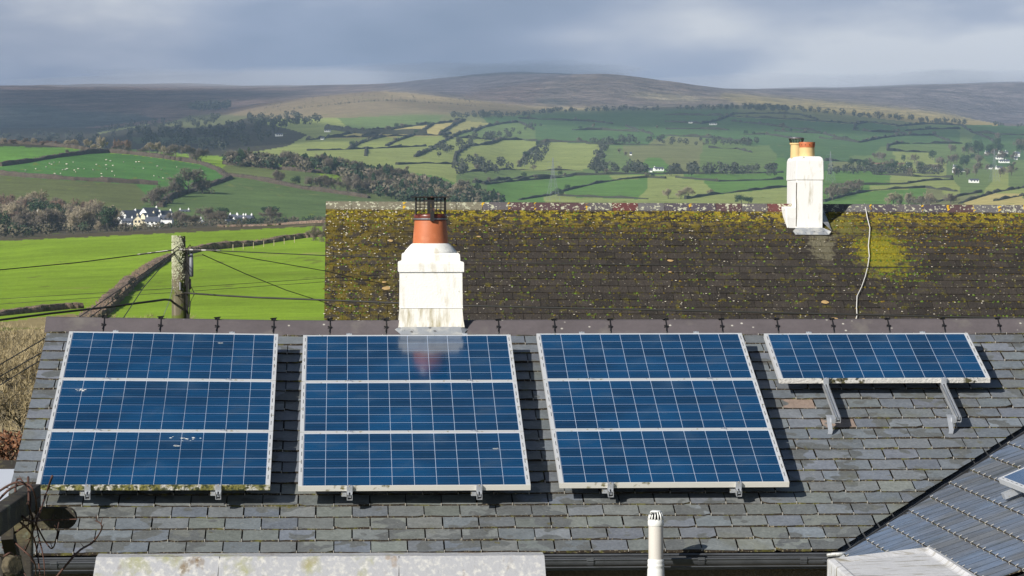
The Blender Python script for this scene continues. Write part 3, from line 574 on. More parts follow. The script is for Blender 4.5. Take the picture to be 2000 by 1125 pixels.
def plant(kind, px, py, hpx, label, group, tmin=1300, wf=1.0, p=None, t=None, hm=None):
    if p is None: p, t = on_ground(px, py, tmin)
    h = hm or hpx / F * t; d = random.choice(PR[kind]); nm = CATN[kind]; s = (h * wf * random.uniform(.85, 1.15), h * wf * random.uniform(.85, 1.15), h)
    if len(d) == 1:
        o = bpy.data.objects.new(nm, d[0]); COL.objects.link(o)
    else:
        o = bpy.data.objects.new(nm, None); COL.objects.link(o); o.empty_display_size = .2
        for n_, me in zip(('trunk', 'crown'), d): c = bpy.data.objects.new(n_, me); COL.objects.link(c); c.parent = o
    o.location = p; o.scale = s; o.rotation_euler = (0, 0, random.random() * 6.28); tag(o, label, 'shrub' if nm == 'bare_shrub' else 'tree', group); return o
def c5(x, y): return x / 5, 150 + y / 5
crest = [(40, 636, 60, 'pale', 1.2), (125, 640, 48, 'red', 1.4), (245, 640, 62, 'bare', .8), (330, 640, 66, 'pale', .9), (420, 650, 44, 'red', 1.5), (500, 655, 50, 'red', 1.5), (570, 662, 40, 'bare', 1.4), (655, 670, 72, 'pale', 1.0), (730, 684, 82, 'pale', 1.1), (845, 700, 95, 'pale', 1.0),
         (995, 722, 142, 'pale', .75), (930, 715, 60, 'pale', 1), (1190, 730, 118, 'red', .95), (1240, 735, 60, 'bush', 1), (1460, 745, 105, 'pale', 1.0), (1540, 752, 118, 'pale', 1.0), (1600, 765, 90, 'pale', 1), (1650, 780, 60, 'bush', 1.2), (1715, 775, 118, 'bare', 1.1), (1850, 805, 140, 'bare', .9), (1960, 845, 140, 'bare', 1.1), (1920, 810, 90, 'bare', 1.1), (655, 768, 56, 'bare', .8), (1395, 745, 60, 'bush', 1.3)]
lc = 'bare winter tree on the crest above the sheep field'
NM = {'pale': 'pale bare tree', 'red': 'reddish bare tree', 'bare': 'grey bare tree', 'bush': 'bare bush'}
for i, (x, y, h, k, w) in enumerate(crest): a, b = c5(x, y); plant(k, a, b, h / 5 * 1.12, ('tall ' if h > 90 else 'low ' if h < 50 else '') + NM[k] + ' on the left hill crest, ' + ('nearest the left edge' if a < 55 else 'above the crest field' if a < 120 else 'above the sheep field' if a < 220 else 'beyond the sheep field' if a < 320 else 'at the right end of the crest'), 'bare trees along the left hill crest', wf=w * 1.25)
big = [(368, 378, 54, 'bare', 1.25, 'large rounded bare tree among bushes above the white village'), (352, 384, 40, 'ever', .5, 'ivy clad trunk under the large rounded bare tree'), (396, 378, 36, 'bush', 1.2, 'bare bush right of the large rounded tree in the dark hedge'), (336, 384, 34, 'bush', 1.3, 'bare bush left of the large rounded tree in the dark hedge'), (312, 398, 40, 'bush', 1.3, 'bare bush lowest on the dark hedge above the village'), (296, 402, 30, 'bush', 1.3, 'small bare bush at the foot of the dark overgrown hedge'),
       (400, 436, 36, 'bare', 1.2, 'bare tree rising behind the village cottages'), (437, 424, 20, 'ever', 1.7, 'dark spreading evergreen behind the village cottages'), (528, 432, 30, 'bush', 1.5, 'bare shrub under the dark evergreen right of the village'), (528, 420, 18, 'ever', 2.4, 'dark flat domed evergreen right of the village'), (345, 442, 34, 'bare', 1.2, 'bare tree in front of the white village terrace'), (362, 444, 32, 'bare', 1.1, 'bare tree in the middle of the white village'), (382, 440, 24, 'bush', 1.3, 'bare bush between the village cottages'), (410, 440, 26, 'bare', 1.2, 'bare tree left of the gabled village cottage'), (425, 436, 28, 'bare', 1.1, 'bare tree right of the gabled village cottage'), (440, 436, 26, 'bush', 1.2, 'bare bush near the slate roofed village terrace'),
       (700, 372, 34, 'bare', 1.0, 'spreading bare tree at the edge of the pasture above the mossy roof')]
for x, y, h, k, w, l in big: plant(k, x, y, h, l, None, wf=w)
for x, y, h, k in [(1535, 652, 86, 'bare'), (1570, 655, 70, 'bare'), (1650, 668, 62, 'ever'), (1740, 690, 90, 'bare'), (1790, 692, 100, 'bare'), (1830, 694, 90, 'bare'), (1870, 698, 88, 'bare'), (1940, 702, 98, 'bare'), (2000, 700, 80, 'bush'), (2060, 706, 90, 'bare'), (2130, 702, 84, 'bare'), (2230, 720, 80, 'bare')]:
    a, b = A_([(x, y)])[0]; plant(k, a, b, h * .35, 'bare tree in the hedge below the mixed wood' if k != 'ever' else 'ivy covered green tree in the hedge below the mixed wood', 'trees in the hedge below the wood', wf=1.1)
def in_poly(x, y, poly):
    r = False
    for (x0, y0), (x1, y1) in zip(poly, poly[1:] + poly[:1]):
        if (y0 > y) != (y1 > y) and x < (x1 - x0) * (y - y0) / (y1 - y0) + x0: r = not r
    return r
def scatter(poly, n, kinds, h0, h1, label, group, tmin=1300, wf=1.1):
    xs = [p[0] for p in poly]; ys = [p[1] for p in poly]; pts = []
    while len(pts) < n:
        x, y = random.uniform(min(xs), max(xs)), random.uniform(min(ys), max(ys))
        if in_poly(x, y, poly): pts.append((x, y))
    for x, y in pts:
        k = random.choice(kinds); l_ = label[k] if isinstance(label, dict) else label; xc, yc = sum(xs) / len(xs), sum(ys) / len(ys); l_ += ', ' + ('left' if x < xc else 'right') + ' ' + ('back' if y < yc else 'front'); plant(k, x, y, 0, l_, group, tmin, wf=wf * random.uniform(.8, 1.2), hm=random.uniform(h0, h1))
scatter([(0, 412), (60, 404), (130, 418), (190, 432), (225, 442), (218, 452), (0, 466)], 62, ['bare', 'pale', 'pale', 'bush', 'red', 'ever'], 7, 13, {'bare': 'grey bare tree in the wood left of the village', 'pale': 'pale bare tree in the wood left of the village', 'bush': 'brown bare shrub in the wood left of the village', 'red': 'reddish bare tree in the wood left of the village', 'ever': 'dark green tree in the wood left of the village'}, 'trees in the wood left of the village', 1350)
LW = {'bare': 'bare tree in the mixed wood behind the orange chimney pot', 'conifer': 'dark conifer in the mixed wood behind the orange chimney pot', 'pale': 'pale bare tree in the mixed wood behind the orange chimney pot', 'ever': 'dark evergreen in the mixed wood behind the orange chimney pot'}
scatter([(440, 318), (470, 310), (600, 318), (700, 330), (800, 342), (780, 352), (640, 340), (560, 332), (440, 324)], 56, ['bare', 'bare', 'conifer'], 7, 12, LW, 'trees in the mixed wood', 1800)
scatter([(660, 345), (760, 335), (850, 355), (940, 375), (990, 402), (900, 405), (780, 395), (700, 372)], 70, ['bare', 'pale', 'conifer', 'conifer', 'conifer'], 8, 12, LW, 'trees in the mixed wood', 1800)
LR = {'s_bare': 'hazy bare tree in the wooded village beyond the white chimney', 's_ever': 'hazy evergreen in the wooded village beyond the white chimney', 's_con': 'hazy conifer in the wooded village beyond the white chimney'}
scatter([(1650, 322), (1700, 305), (1760, 315), (1850, 310), (2010, 300), (2010, 345), (1860, 352), (1700, 340)], 64, ['s_bare', 's_bare', 's_ever'], 7, 13, LR, 'trees in the wooded far village', 2600, 1.0)
scatter([(1850, 300), (1950, 285), (2010, 285), (2010, 305), (1860, 310)], 16, ['s_bare', 's_ever'], 10, 18, LR, 'trees in the wooded far village', 2600, 1.0)
scatter([(1740, 402), (1850, 372), (1900, 375), (1800, 410)], 12, ['s_bare'], 5, 9, 'pale scrubby tree on the slope right of the white chimney', 'scrubby trees on the right slope', 1500, 1.3)
scatter([(1610, 385), (1640, 372), (1680, 368), (1680, 378), (1625, 395)], 16, ['s_bare'], 7, 10, 'hazy bare tree in the copse just right of the white chimney', 'trees in the copse by the chimney', 1900, 1.3)
for x, y, h in [(1448, 400, 26), (1462, 400, 20)]: plant('ever', x, y, h * .8, 'dark green bush rising over the mossy roof ridge' if x < 1450 else 'small dark green bush right of the larger one above the ridge', None, 2200, wf=1.3)
for x, y, h in [(1305, 388, 22), (1330, 388, 20), (1345, 386, 24), (1388, 380, 12), (1745, 402, 30), (1775, 400, 28), (1815, 402, 30)]: plant('pale', x, y, h, 'pale bare tree standing just above the mossy roof ridge', 'pale trees above the roof ridge', 1900, wf=1.2)
LH = 'small dark hedgerow tree '
nh = 0
for pl in HE_B + HE_C:
    for (x0, y0), (x1, y1) in zip(pl, pl[1:]):
        for _ in range(2):
            if random.random() < .4 and nh < 105:
                u = random.random(); x, y = x0 + (x1 - x0) * u, y0 + (y1 - y0) * u; nh += 1
                plant(random.choice(['s_bare', 's_bare', 's_ever']), x, y, 0, LH + where(x, y), 'hedgerow trees on the far fields', 1900, wf=1.2, hm=random.uniform(4, 8))
for x, y, h in [(1717, 232, 16), (1796, 240, 12), (1160, 250, 10), (1283, 252, 8), (930, 310, 12), (820, 256, 6), (795, 335, 12), (1222, 305, 10), (1210, 300, 12), (1400, 355, 8), (1375, 285, 8), (1950, 275, 18)]:
    plant('s_bare', x, y, h, 'solitary bare tree ' + where(x, y), 'solitary trees on the far fields', 1900)
# far woods that read as one mass
def wood(polys, n, h0, h1, tmin, name='woodland', lab_=None, matn='farwood', dens=46):
    m = MB()
    for poly, nn in zip(polys, n):
        xs = [p[0] for p in poly]; ys = [p[1] for p in poly]; k = 0
        while k < nn:
            x, y = random.uniform(min(xs), max(xs)), random.uniform(min(ys), max(ys))
            if not in_poly(x, y, poly): continue
            k += 1; p, t = on_ground(x, y, tmin); h = random.uniform(h0, h1); r = h * random.uniform(.36, .55)
            for _ in range(dens):
                d = Vector([random.gauss(0, 1) for _ in range(3)]).normalized(); d = Vector((d.x * r, d.y * r, d.z * h * .42)) * random.uniform(.7, 1.1)
                c = p + d + Vector((0, 0, h * .58)); a = Vector([random.gauss(0, 1) for _ in range(3)]).normalized() * h * .13; b = d.cross(a).normalized() * h * .11
                m.add([c - a, c - b, c + a, c + b], [(0, 1, 2, 3)])
            m.tube([p, p + Vector((0, 0, h * .5))], [h * .03, h * .02], 3, cap=False)
    o = m.build(name, matn); return tag(o, lab_, 'woodland', None, 'stuff')
M['mixwood'] = mat('mixed winter wood', (.115, .10, .065), 1, [('noise', .03, 3, .5, .56, (.03, .055, .025)), ('noise', .05, 3, .6, .64, (.19, .155, .115))], vary=[(.3, .3)])
def later_wood():
    wood([[(440, 320), (470, 312), (600, 320), (700, 332), (800, 345), (780, 354), (640, 342), (560, 334), (440, 326)], [(660, 350), (760, 338), (850, 358), (940, 378), (990, 404), (900, 407), (780, 397), (700, 374)]], (150, 230), 5, 9, 1800, lab_='low mixed growth filling the wood behind the orange chimney pot', matn='mixwood', dens=60)
    wood([[(0, 420), (60, 412), (130, 425), (200, 438), (222, 446), (220, 455), (120, 462), (0, 470)]], (110,), 3.5, 6, 1350, lab_='low scrub under the trees left of the village', matn='mixwood', dens=70)
later_wood()
wood([[(225, 448), (316, 445), (400, 438.5), (520, 435), (640, 430), (640, 434), (520, 439), (400, 443), (225, 455)]], (210,), 1.6, 3.0, 1250, lab_='brown scrub and garden hedges at the foot of the white village', matn='mixwood', dens=40)
wood([[(180, 262), (250, 245), (330, 238), (430, 232), (540, 246), (540, 270), (430, 300), (300, 288)], [(0, 262), (120, 262), (230, 280), (200, 292), (0, 284)], [(480, 228), (560, 226), (640, 232), (620, 244), (500, 258)]], (170, 45, 60), 7, 12, 2500, lab_='dark shaded woodland filling the valley left of centre')
wood([[(1150, 275), (1300, 272), (1480, 280), (1490, 288), (1300, 284), (1150, 284)], [(830, 300), (900, 275), (1000, 258), (1060, 243), (1050, 255), (930, 290), (850, 310)], [(1020, 325), (1050, 290), (1075, 285), (1050, 330)], [(885, 330), (920, 318), (990, 325), (1000, 340), (900, 345)], [(1150, 340), (1170, 290), (1185, 285), (1175, 335)], [(1170, 330), (1250, 325), (1270, 340), (1160, 345)], [(1300, 335), (1390, 325), (1520, 332), (1520, 345), (1400, 345), (1300, 345)], [(1620, 335), (1700, 335), (1840, 338), (1840, 342), (1620, 342)]],
     (60, 50, 22, 30, 24, 34, 60, 50), 5, 9, 2500, lab_='hazy belts of bare woodland between the far green fields')
wood([[(880, 224), (1000, 226), (1100, 216), (1300, 213), (1500, 209), (1560, 214), (1560, 216), (1300, 217), (1100, 221), (1000, 232), (880, 232)], [(1560, 214), (1700, 226), (1900, 243), (2010, 247), (2010, 251), (1800, 242), (1560, 219)], [(1470, 212), (1530, 212), (1550, 218), (1480, 218)]], (150, 80, 30), 6, 10, 4800, lab_='thin dark line of trees along the top of the far fields', dens=40)
M['gorse'] = mat('dark gorse', (.06, .06, .04), 1)
wood([[(450, 218), (600, 194), (740, 182), (880, 192), (1000, 210), (900, 222), (700, 228), (560, 230)], [(0, 175), (300, 175), (420, 185), (420, 215), (260, 235), (0, 250)], [(0, 205), (150, 212), (260, 230), (150, 250), (0, 252)], [(940, 190), (1090, 160), (1300, 175), (1500, 200), (1200, 208), (1000, 203)], [(1550, 200), (1700, 210), (1900, 238), (1700, 224)]], (260, 240, 220, 160, 70), 2.5, 4.5, 5600, name='gorse_scrub', lab_='dark gorse bushes speckling the open moor slopes', matn='gorse', dens=8)
wood([[(368, 214), (390, 209), (430, 208), (450, 210), (440, 216), (390, 219)]], (50,), 12, 18, 6000, lab_='small dark plantation on the shaded left moor')

# ------------------------------------------------------------------ village houses
def cottage(px, py, t, w, L, h, rh, yaw, label, wallm='house', group=None, chim=(0,), wins=2, tmin=None):
    p = at(px, ground_y(px, t) if py is None else py, t)
    r = thing('cottage', label, 'house', p, yaw, group)
    m = MB(); m.box((-w / 2, -L / 2, -3), (w / 2, L / 2, h)); m.add([(-w / 2, -L / 2, h), (w / 2, -L / 2, h), (0, -L / 2, h + rh), (-w / 2, L / 2, h), (w / 2, L / 2, h), (0, L / 2, h + rh)], [(0, 1, 2), (5, 4, 3)])
    m.build('wall', wallm, r)
    m = MB(); e = .25
    for s in (-1, 1):
        m.add([(s * (w / 2 + e), -L / 2 - e, h - e * rh * 2 / w), (s * (w / 2 + e), L / 2 + e, h - e * rh * 2 / w), (0, L / 2 + e, h + rh + .02), (0, -L / 2 - e, h + rh + .02), (s * (w / 2 + e), -L / 2 - e, h - e * rh * 2 / w + .2), (s * (w / 2 + e), L / 2 + e, h - e * rh * 2 / w + .2), (0, L / 2 + e, h + rh + .25), (0, -L / 2 - e, h + rh + .25)], [(0, 1, 2, 3), (4, 5, 6, 7), (0, 1, 5, 4), (1, 2, 6, 5), (3, 0, 4, 7)])
    rf = m.build('roof', 'hroof', r)
    for c in chim:
        m = MB(); y = c * (L / 2 - .5); m.box((-.4, y - .35, h + rh - .8), (.4, y + .35, h + rh + .8)); m.lathe([(.16, 0), (.14, .4)], (0, y, h + rh + .8), 8); m.build('chimney', wallm, rf)
    for i in range(wins):
        for z in ([1.1] if h < 4 else [1.1, 3.6]):
            x = (i - (wins - 1) / 2) * w / max(wins, 1) * .9; m = MB(); m.box((x - .5, -L / 2 - .06, z), (x + .5, -L / 2 + .04, z + 1.1)); m.build('window', 'hwin', r)
    for i in range(3):
        y = (i - 1) * L / 3.2; m = MB(); m.box((-w / 2 - .06, y - .5, 1.1), (-w / 2 + .04, y + .5, 2.2)); m.build('window', 'hwin', r)
    return r
def c6(x, y): return 180 + x * .17, 380 + y * .17
PXM = F / 1650.
V = [  # crop x, base y, t offset, w px(crop), depth m, wall px, roof px, yaw deg, label
 (140, 262, 90, 92, 8, 42, 38, 8, 'small white gabled cottage on its own left of the village'),
 (425, 322, 30, 150, 12, 62, 74, -32, 'large white gabled cottage at the left of the village cluster'),
 (345, 332, 0, 88, 9, 34, 46, -20, 'low white gable in front at the left end of the village'),
 (418, 356, -40, 60, 110, 36, 42, 78, 'low white cottage with slate roof facing us at the front left'),
 (535, 260, 80, 86, 10, 40, 44, -28, 'small white gable rising behind the cream house'),
 (520, 350, -50, 92, 9, 62, 46, 4, 'cream house with tall windows in the village centre'),
 (668, 300, 60, 108, 12, 88, 58, -32, 'tallest white gabled house at the top of the village'),
 (650, 335, 10, 60, 9, 90, 30, -35, 'narrow cream gabled house beside the tallest village house'),
 (702, 358, -60, 70, 160, 48, 46, 84, 'long white house with slate roof in the front of the village'),
 (745, 280, 20, 60, 8, 44, 36, -20, 'little white gable between the larger village roofs'),
 (832, 280, 70, 92, 11, 38, 54, -35, 'white gabled house with roof sloping right in the village'),
 (852, 318, 0, 70, 150, 30, 44, 86, 'long low white house with grey slate roof right of centre in the village'),
 (802, 376, -90, 55, 8, 26, 34, 6, 'tiny white gable lowest in the village'),
 (1060, 235, 120, 60, 120, 24, 30, 84, 'slate roofed house half hidden by trees behind the village'),
 (1252, 375, -60, 88, 8, 50, 44, 5, 'white cottage gable alone between the bare trees'),
 (1585, 356, -30, 62, 8, 34, 36, -30, 'white gable at the left of the right hand village group'),
 (1692, 340, -20, 56, 8, 30, 30, -35, 'small white gable in the middle of the right hand village group'),
 (1625, 305, 60, 50, 100, 24, 44, 82, 'slate roofed terrace house at the back of the right hand group'),
 (1705, 312, 55, 50, 90, 24, 44, 80, 'slate roofed terrace house in the middle of the right hand group'),
 (1800, 322, 20, 55, 95, 34, 44, 70, 'white cottage with slate roof at the right end of the village'),
 (-850, 240, 0, 50, 8, 26, 26, 10, 'white cottage glimpsed through trees at the far left'), (-620, 250, 0, 50, 9, 24, 26, 10, 'white cottage half hidden in the trees left of the lone cottage'), (-260, 262, 0, 64, 9, 26, 30, -15, 'white cottage behind the bare trees near the lone cottage')]
for (x, y, dt, w, dep, wh, rh, yaw, l) in V:
    px, py = c6(x, y); t = 1600 + dt; k = .17 * t / F
    side = dep > 20; L = dep * k if side else dep; ww = 7.5 if side else w * k
    cottage(px, py, t, ww, L, wh * k, (rh * k if not side else rh * k * 1.1), math.radians(yaw) * 1.0, l, 'cream' if 'cream' in l else 'house', chim=(1,) if not side else (-1, 1))
FH = [(1774, 326, 3300, 8, 8), (1827, 329, 3300, 10, 5), (1865, 329, 3300, 7, 5), (1866, 337, 3100, 12, 5), (1878, 336, 3100, 8, 6), (1928, 301, 3900, 8, 5), (1955, 301, 3900, 9, 5), (1966, 300, 3950, 6, 5), (1987, 306, 3800, 10, 9), (1984, 312, 3700, 6, 6), (1952, 311, 3700, 14, 4), (1957, 318, 3600, 12, 6), (1967, 318, 3600, 8, 6), (1934, 330, 3300, 9, 5), (1951, 331, 3250, 12, 6), (1902, 357, 2700, 18, 6),
      (1286, 334, 3000, 18, 7), (1270, 336, 2980, 8, 4), (1354, 241, 5200, 18, 3), (1393, 244, 5150, 15, 3), (545, 266, 4200, 14, 3), (640, 258, 4500, 12, 3), (630, 273, 4000, 6, 2), (1232, 303, 3600, 4, 4)]
fl = ['white house in front of a dark tree beyond the white chimney', 'low white house half way between the chimney and the right pylon', 'small white house left of the right pylon', 'white rendered house in a cluster left of the right pylon', 'second white house of the cluster left of the right pylon', 'white house just above left of the right pylon', 'white house above the right pylon', 'small white house at the upper right village', 'tall white house at the far right edge', 'narrow white house below the tall one at the right edge', 'low pinkish house right of the right pylon', 'white house right of the right pylon', 'white house nearest the right edge of its row', 'white house beside the right pylon legs', 'long white house just right of the right pylon', 'long pale barn below the wooded far village', 'white farmhouse in the middle of the far valley', 'low outbuilding beside the white farmhouse', 'pale barn high on the far green fields', 'blue grey barn beside the high pale barn', 'pale barn in the shaded valley left of centre', 'pale shed in the shaded valley right of the barn', 'tiny pale hut on the sunlit strip fields', 'tiny pale hut by the far wooded hedge']
for (x, y, t, w, h), l in zip(FH, fl):
    t = ground_t(x, y, 1900); k = t / F; cottage(x, None, t, 6 + h * .2, w * k, max(2.2, h * k * .62), max(1.2, h * k * .4), math.radians(88 + random.uniform(-12, 12)), l, chim=() if 'barn' in l or 'shed' in l or 'hut' in l else (1,), wins=0)
for x, y, h, kk in [(40, 440, 30, 'bare'), (30, 446, 26, 'bush'), (72, 444, 28, 'bare'), (84, 446, 24, 'red'), (132, 448, 30, 'bare'), (146, 450, 26, 'pale'), (120, 450, 24, 'ever'), (205, 452, 30, 'bare'), (222, 451, 26, 'bush'), (240, 452, 20, 'bare'), (196, 452, 24, 'pale')]:
    plant(kk, x, y, h, 'tree screening the half hidden cottages left of the village', 'trees in front of the left cottages', 1350, wf=1.1)
# sheep
def sheep(matn):
    m = MB(); vs = []; nu, nv = 10, 8
    for j in range(nv + 1):
        for i in range(nu):
            a = 6.283 * i / nu; b = math.pi * j / nv; x = math.cos(b) * .55; r = math.sin(b) ** .7
            vs.append((x, math.cos(a) * r * .27, .62 + math.sin(a) * r * .27))
    m.add(vs, [(j * nu + i, j * nu + (i + 1) % nu, (j + 1) * nu + (i + 1) % nu, (j + 1) * nu + i) for j in range(nv) for i in range(nu)], 0)
    m.tube([(.42, 0, .7), (.62, 0, .78), (.72, 0, .74), (.86, 0, .62)], [.13, .11, .09, .05], 7, 1)
    for s in (-1, 1):
        m.add([(.66, s * .08, .82), (.66, s * .2, .8), (.72, s * .09, .78)], [(0, 1, 2)], 1)
        m.tube([(.36, s * .13, .5), (.37, s * .13, .25), (.36, s * .13, 0)], [.07, .04, .035], 5, 1); m.tube([(-.36, s * .13, .55), (-.3, s * .14, .38), (-.4, s * .13, .22), (-.38, s * .13, 0)], [.1, .06, .04, .035], 5, 1)
    m.tube([(-.53, 0, .68), (-.6, 0, .5)], [.05, .02], 5, 0)
    o = m.build('sheep', [matn, 'face'], smooth=True); d = o.data; bpy.data.objects.remove(o); return d
sw, sb = sheep('wool'), sheep('blackwool')
SH = [(250, 923), (349, 908), (452, 890), (486, 856), (504, 863), (529, 844), (580, 842), (650, 862), (715, 841), (613, 918), (641, 914), (655, 906), (591, 952), (535, 956), (727, 921), (739, 937), (764, 905), (821, 906), (940, 864), (909, 916), (1038, 820), (1079, 830), (1037, 870), (1102, 875), (1041, 908), (1094, 932), (990, 955), (994, 983), (1120, 975), (1063, 996), (1207, 840), (1329, 841), (1357, 837), (1400, 903), (1537, 882), (1577, 912), (1725, 890), (1503, 976), (1592, 998), (1946, 936), (1975, 930), (2480, 880), (2540, 870), (2890, 872), (2910, 872), (2990, 885), (3015, 880)]
for i, (x, y) in enumerate(SH + [(1307, 904), (1551, 989)]):
    a, b = c5(x, y); blk = i >= len(SH); p, t = on_ground(a, b, 1500); o = bpy.data.objects.new('sheep', sb if blk else sw); COL.objects.link(o); o.location = p; k = random.uniform(.95, 1.2); o.scale = (k, k, k); o.rotation_euler = (0, 0, random.random() * 6.28)
    if blk: tag(o, 'black sheep in the middle of the green sheep field' if i == len(SH) else 'black sheep near the bottom hedge of the sheep field', 'sheep', 'sheep grazing in the left fields')
    else: tag(o, 'white sheep grazing in the green sheep field on the left hill' if x < 2000 else 'white sheep grazing in the olive pasture right of the sheep field', 'sheep', 'sheep grazing in the left fields')
# pylons
def pylon(px, base, top, t, label, rz=.3):
    p = at(px, base, t); h = (base - top) / F * t; r = thing('pylon', label, 'pylon', p, rz); m = MB(); w0, w1, zw = h * .13, h * .03, h * .62; tk = h * .0024
    lv = [0, .18, .34, .48, .62, .72, .8, .87, .93, 1.0]
    def wd(z): return (w0 * (1 - z / .62) + w1 * z / .62 if z < .62 else w1 * (1 - (z - .62) / .38 * .85)) 
    for sx in (-1, 1):
        for sy in (-1, 1): m.tube([(sx * wd(z), sy * wd(z), z * h) for z in lv], tk, 4)
    for a, b in zip(lv, lv[1:]):
        for (ax, ay, bx, by) in ((-1, -1, 1, -1), (-1, 1, 1, 1), (-1, -1, -1, 1), (1, -1, 1, 1)):
            m.tube([(ax * wd(a), ay * wd(a), a * h), (bx * wd(b), by * wd(b), b * h)], tk * .6, 3); m.tube([(bx * wd(a), by * wd(a), a * h), (ax * wd(b), ay * wd(b), b * h)], tk * .6, 3); m.tube([(ax * wd(b), ay * wd(b), b * h), (bx * wd(b), by * wd(b), b * h)], tk * .6, 3)
    m.build('tower', 'pylon', r)
    for z in (.66, .78, .9):
        m = MB(); e = h * .13
        for s in (-1, 1):
            m.tube([(0, 0, z * h + h * .025), (s * e, 0, z * h)], tk * .7, 3); m.tube([(0, 0, z * h), (s * e, 0, z * h)], tk * .7, 3); m.tube([(s * e, 0, z * h), (s * e, 0, z * h - h * .035)], tk * .8, 4)
        m.build('crossarm', 'pylon', r)
    return p, h
pylon(1080, 392, 308, 2350, 'lattice pylon in the green fields behind the mossy roof'); pylon(1622, 362, 296, 2800, 'lattice pylon just right of the white chimney'); pylon(1942, 355, 292, 2900, 'lattice pylon at the right among village trees'); pylon(1922, 368, 330, 2600, 'small lattice mast left of the right pylon', .8) if False else None

# ------------------------------------------------------------------ near house
CT, ST = math.cos(TH), math.sin(TH); SN = -.16
def warp(u, v):
    a = min(max((-u - .05) / 1.95, 0), 1.1); return .036 * a * (.3 + .7 * v / 3.4)
def R(u, v, n):
    n += warp(u, v); return (u, v * CT - n * ST, v * ST + n * CT)
def plane_hit(px, py, n=SN):
    Nn = Vector((0, -ST, CT)); D = ray(px, py); t = (n - CAM.dot(Nn)) / D.dot(Nn); P = CAM + D * t; return P.x, P.y * CT + P.z * ST
def at_n(px, py, n): u, v = plane_hit(px, py, n); return u, v
house = thing('slate_roofed_house', 'house with grey slate roof carrying the blue solar panels', 'house', (2, 1, -3.6))
def hb(m, name, mats, smooth=False, colors=False, parent=None):
    o = m.build(name, mats, parent or house, smooth, colors)
    if parent is None: o.location = (-2, -1, 3.6)
    return o
VLB, VLT = plane_hit(1640, 1078), plane_hit(2000, 838)
def valley_u(v): return VLB[0] + (VLT[0] - VLB[0]) * (v - VLB[1]) / (VLT[1] - VLB[1])
m = MB(); ev = -.80; rows = 22; wsl = .2552; rr = random.Random(3)
for j in range(rows):
    v0 = ev + j * .2; off = (.5 if j % 2 else 0) * wsl; u = -2.07
    edges = [-2.07]; k = math.floor((-2.07 + .006) / wsl) * wsl + .0035 - off
    while k < 8.2:
        k += wsl
        if k > -2.0: edges.append(k)
    for a, b in zip(edges, edges[1:]):
        vu = valley_u(v0 + .2) - .03
        if a > vu: break
        b2 = b - .0095 + rr.uniform(-.003, .003); base = rr.uniform(.16, .215) * (1.1 if rr.random() < .15 else 1); w = rr.random()
        col = (base * (.87 + .05 * w), base * .99, base * (1.04 + .12 * rr.random()))
        if rr.random() < .004: col = (base * 1.05, base * .95, base * .8)
        if j < 6 and rr.random() < .6: col = (col[0] * 1.06, col[1] * 1.03, col[2] * .9)
        if rr.random() < .006: col = (.30, .23, .19)
        nn = 6; tilt = rr.uniform(-.0015, .0015); vs = []; r1 = rr.uniform(-.006, .006); cc0, cc1 = (rr.uniform(.01, .035) if rr.random() < .1 else 0 for _ in (0, 1))
        for q in range(nn):
            uu = a + (b2 - a) * q / (nn - 1); jj = rr.uniform(-.005, .005) + r1 + (cc0 if q == 0 else cc1 if q == nn - 1 else 0); vu1 = 0
            vs.append(R(uu, v0 + jj, SN + .0125 + tilt * q)); 
        for q in range(nn): uu = a + (b2 - a) * q / (nn - 1); vs.append(R(uu, v0 + .212, SN + .001))
        for q in range(nn): uu = a + (b2 - a) * q / (nn - 1); vs.append(R(uu, v0 - .004 + r1 + rr.uniform(-.004, .002) + (cc0 if q == 0 else cc1 if q == nn - 1 else 0), SN - .006))
        if b2 > valley_u(v0) - .05:      # cut along the valley
            k_ = (VLT[0] - VLB[0]) / (VLT[1] - VLB[1]); vt_ = v0 + .212; c0_, c1_ = valley_u(v0) - .03, valley_u(vt_) - .03; vv_ = lambda u_: v0 + (u_ - c0_) / k_
            poly = []
            if a < c0_: poly += [(a, v0), (min(b2, c0_), v0)]
            else: poly += [(a, vv_(a))]
            if c0_ < b2 < c1_: poly += [(b2, vv_(b2))]
            poly += [(min(b2, c1_), vt_), (a, vt_)]
            vs = [R(p_[0], p_[1], SN + .012 - .011 * (p_[1] - v0) / .212) for p_ in poly]; m.add(vs, [tuple(range(len(vs)))], 0, col)
            if a < c0_: vs = [R(a, v0, SN + .012), R(min(b2, c0_), v0, SN + .012), R(min(b2, c0_), v0, SN - .004), R(a, v0, SN - .004)]; m.add(vs, [(0, 3, 2, 1)], 1)
            continue
        m.add(vs, [(q, q + 1, nn + q + 1, nn + q) for q in range(nn - 1)], 0, col)
        m.add(vs, [(2 * nn + q, 2 * nn + q + 1, q + 1, q) for q in range(nn - 1)], 1)
        m.add(vs, [(0, nn, 2 * nn), (nn - 1, 3 * nn - 1, 2 * nn - 1)], 1)
        if b < vu - .02:
            m.box((b - .009, v0 - .007, SN + .004), (b - .004, v0 + .014, SN + .017), R, 2)
hb(m, 'roof', ['slate', 'slate_edge', 'hook'], colors=True)
m = MB()     # sarking under the slates, back slope and gable
vs = [R(-2.055, ev - .0, SN - .03), R(VLB[0] + .02, ev, SN - .03), R(valley_u(3.5), 3.5, SN - .03), R(-2.055, 3.5, SN - .03)]; m.add(vs, [(0, 1, 2, 3)])
rx0 = R(0, 3.55, SN); yb = rx0[1]; zb = rx0[2]
m.add([(-2.05, yb, zb + .03), (8.5, yb, zb), (8.5, yb + 4, zb - 1.5), (-2.05, yb + 4, zb - 1.5)], [(0, 1, 2, 3)])
hb(m, 'roof_underlay', 'dark')
m = MB(); e0 = R(0, ev, SN)
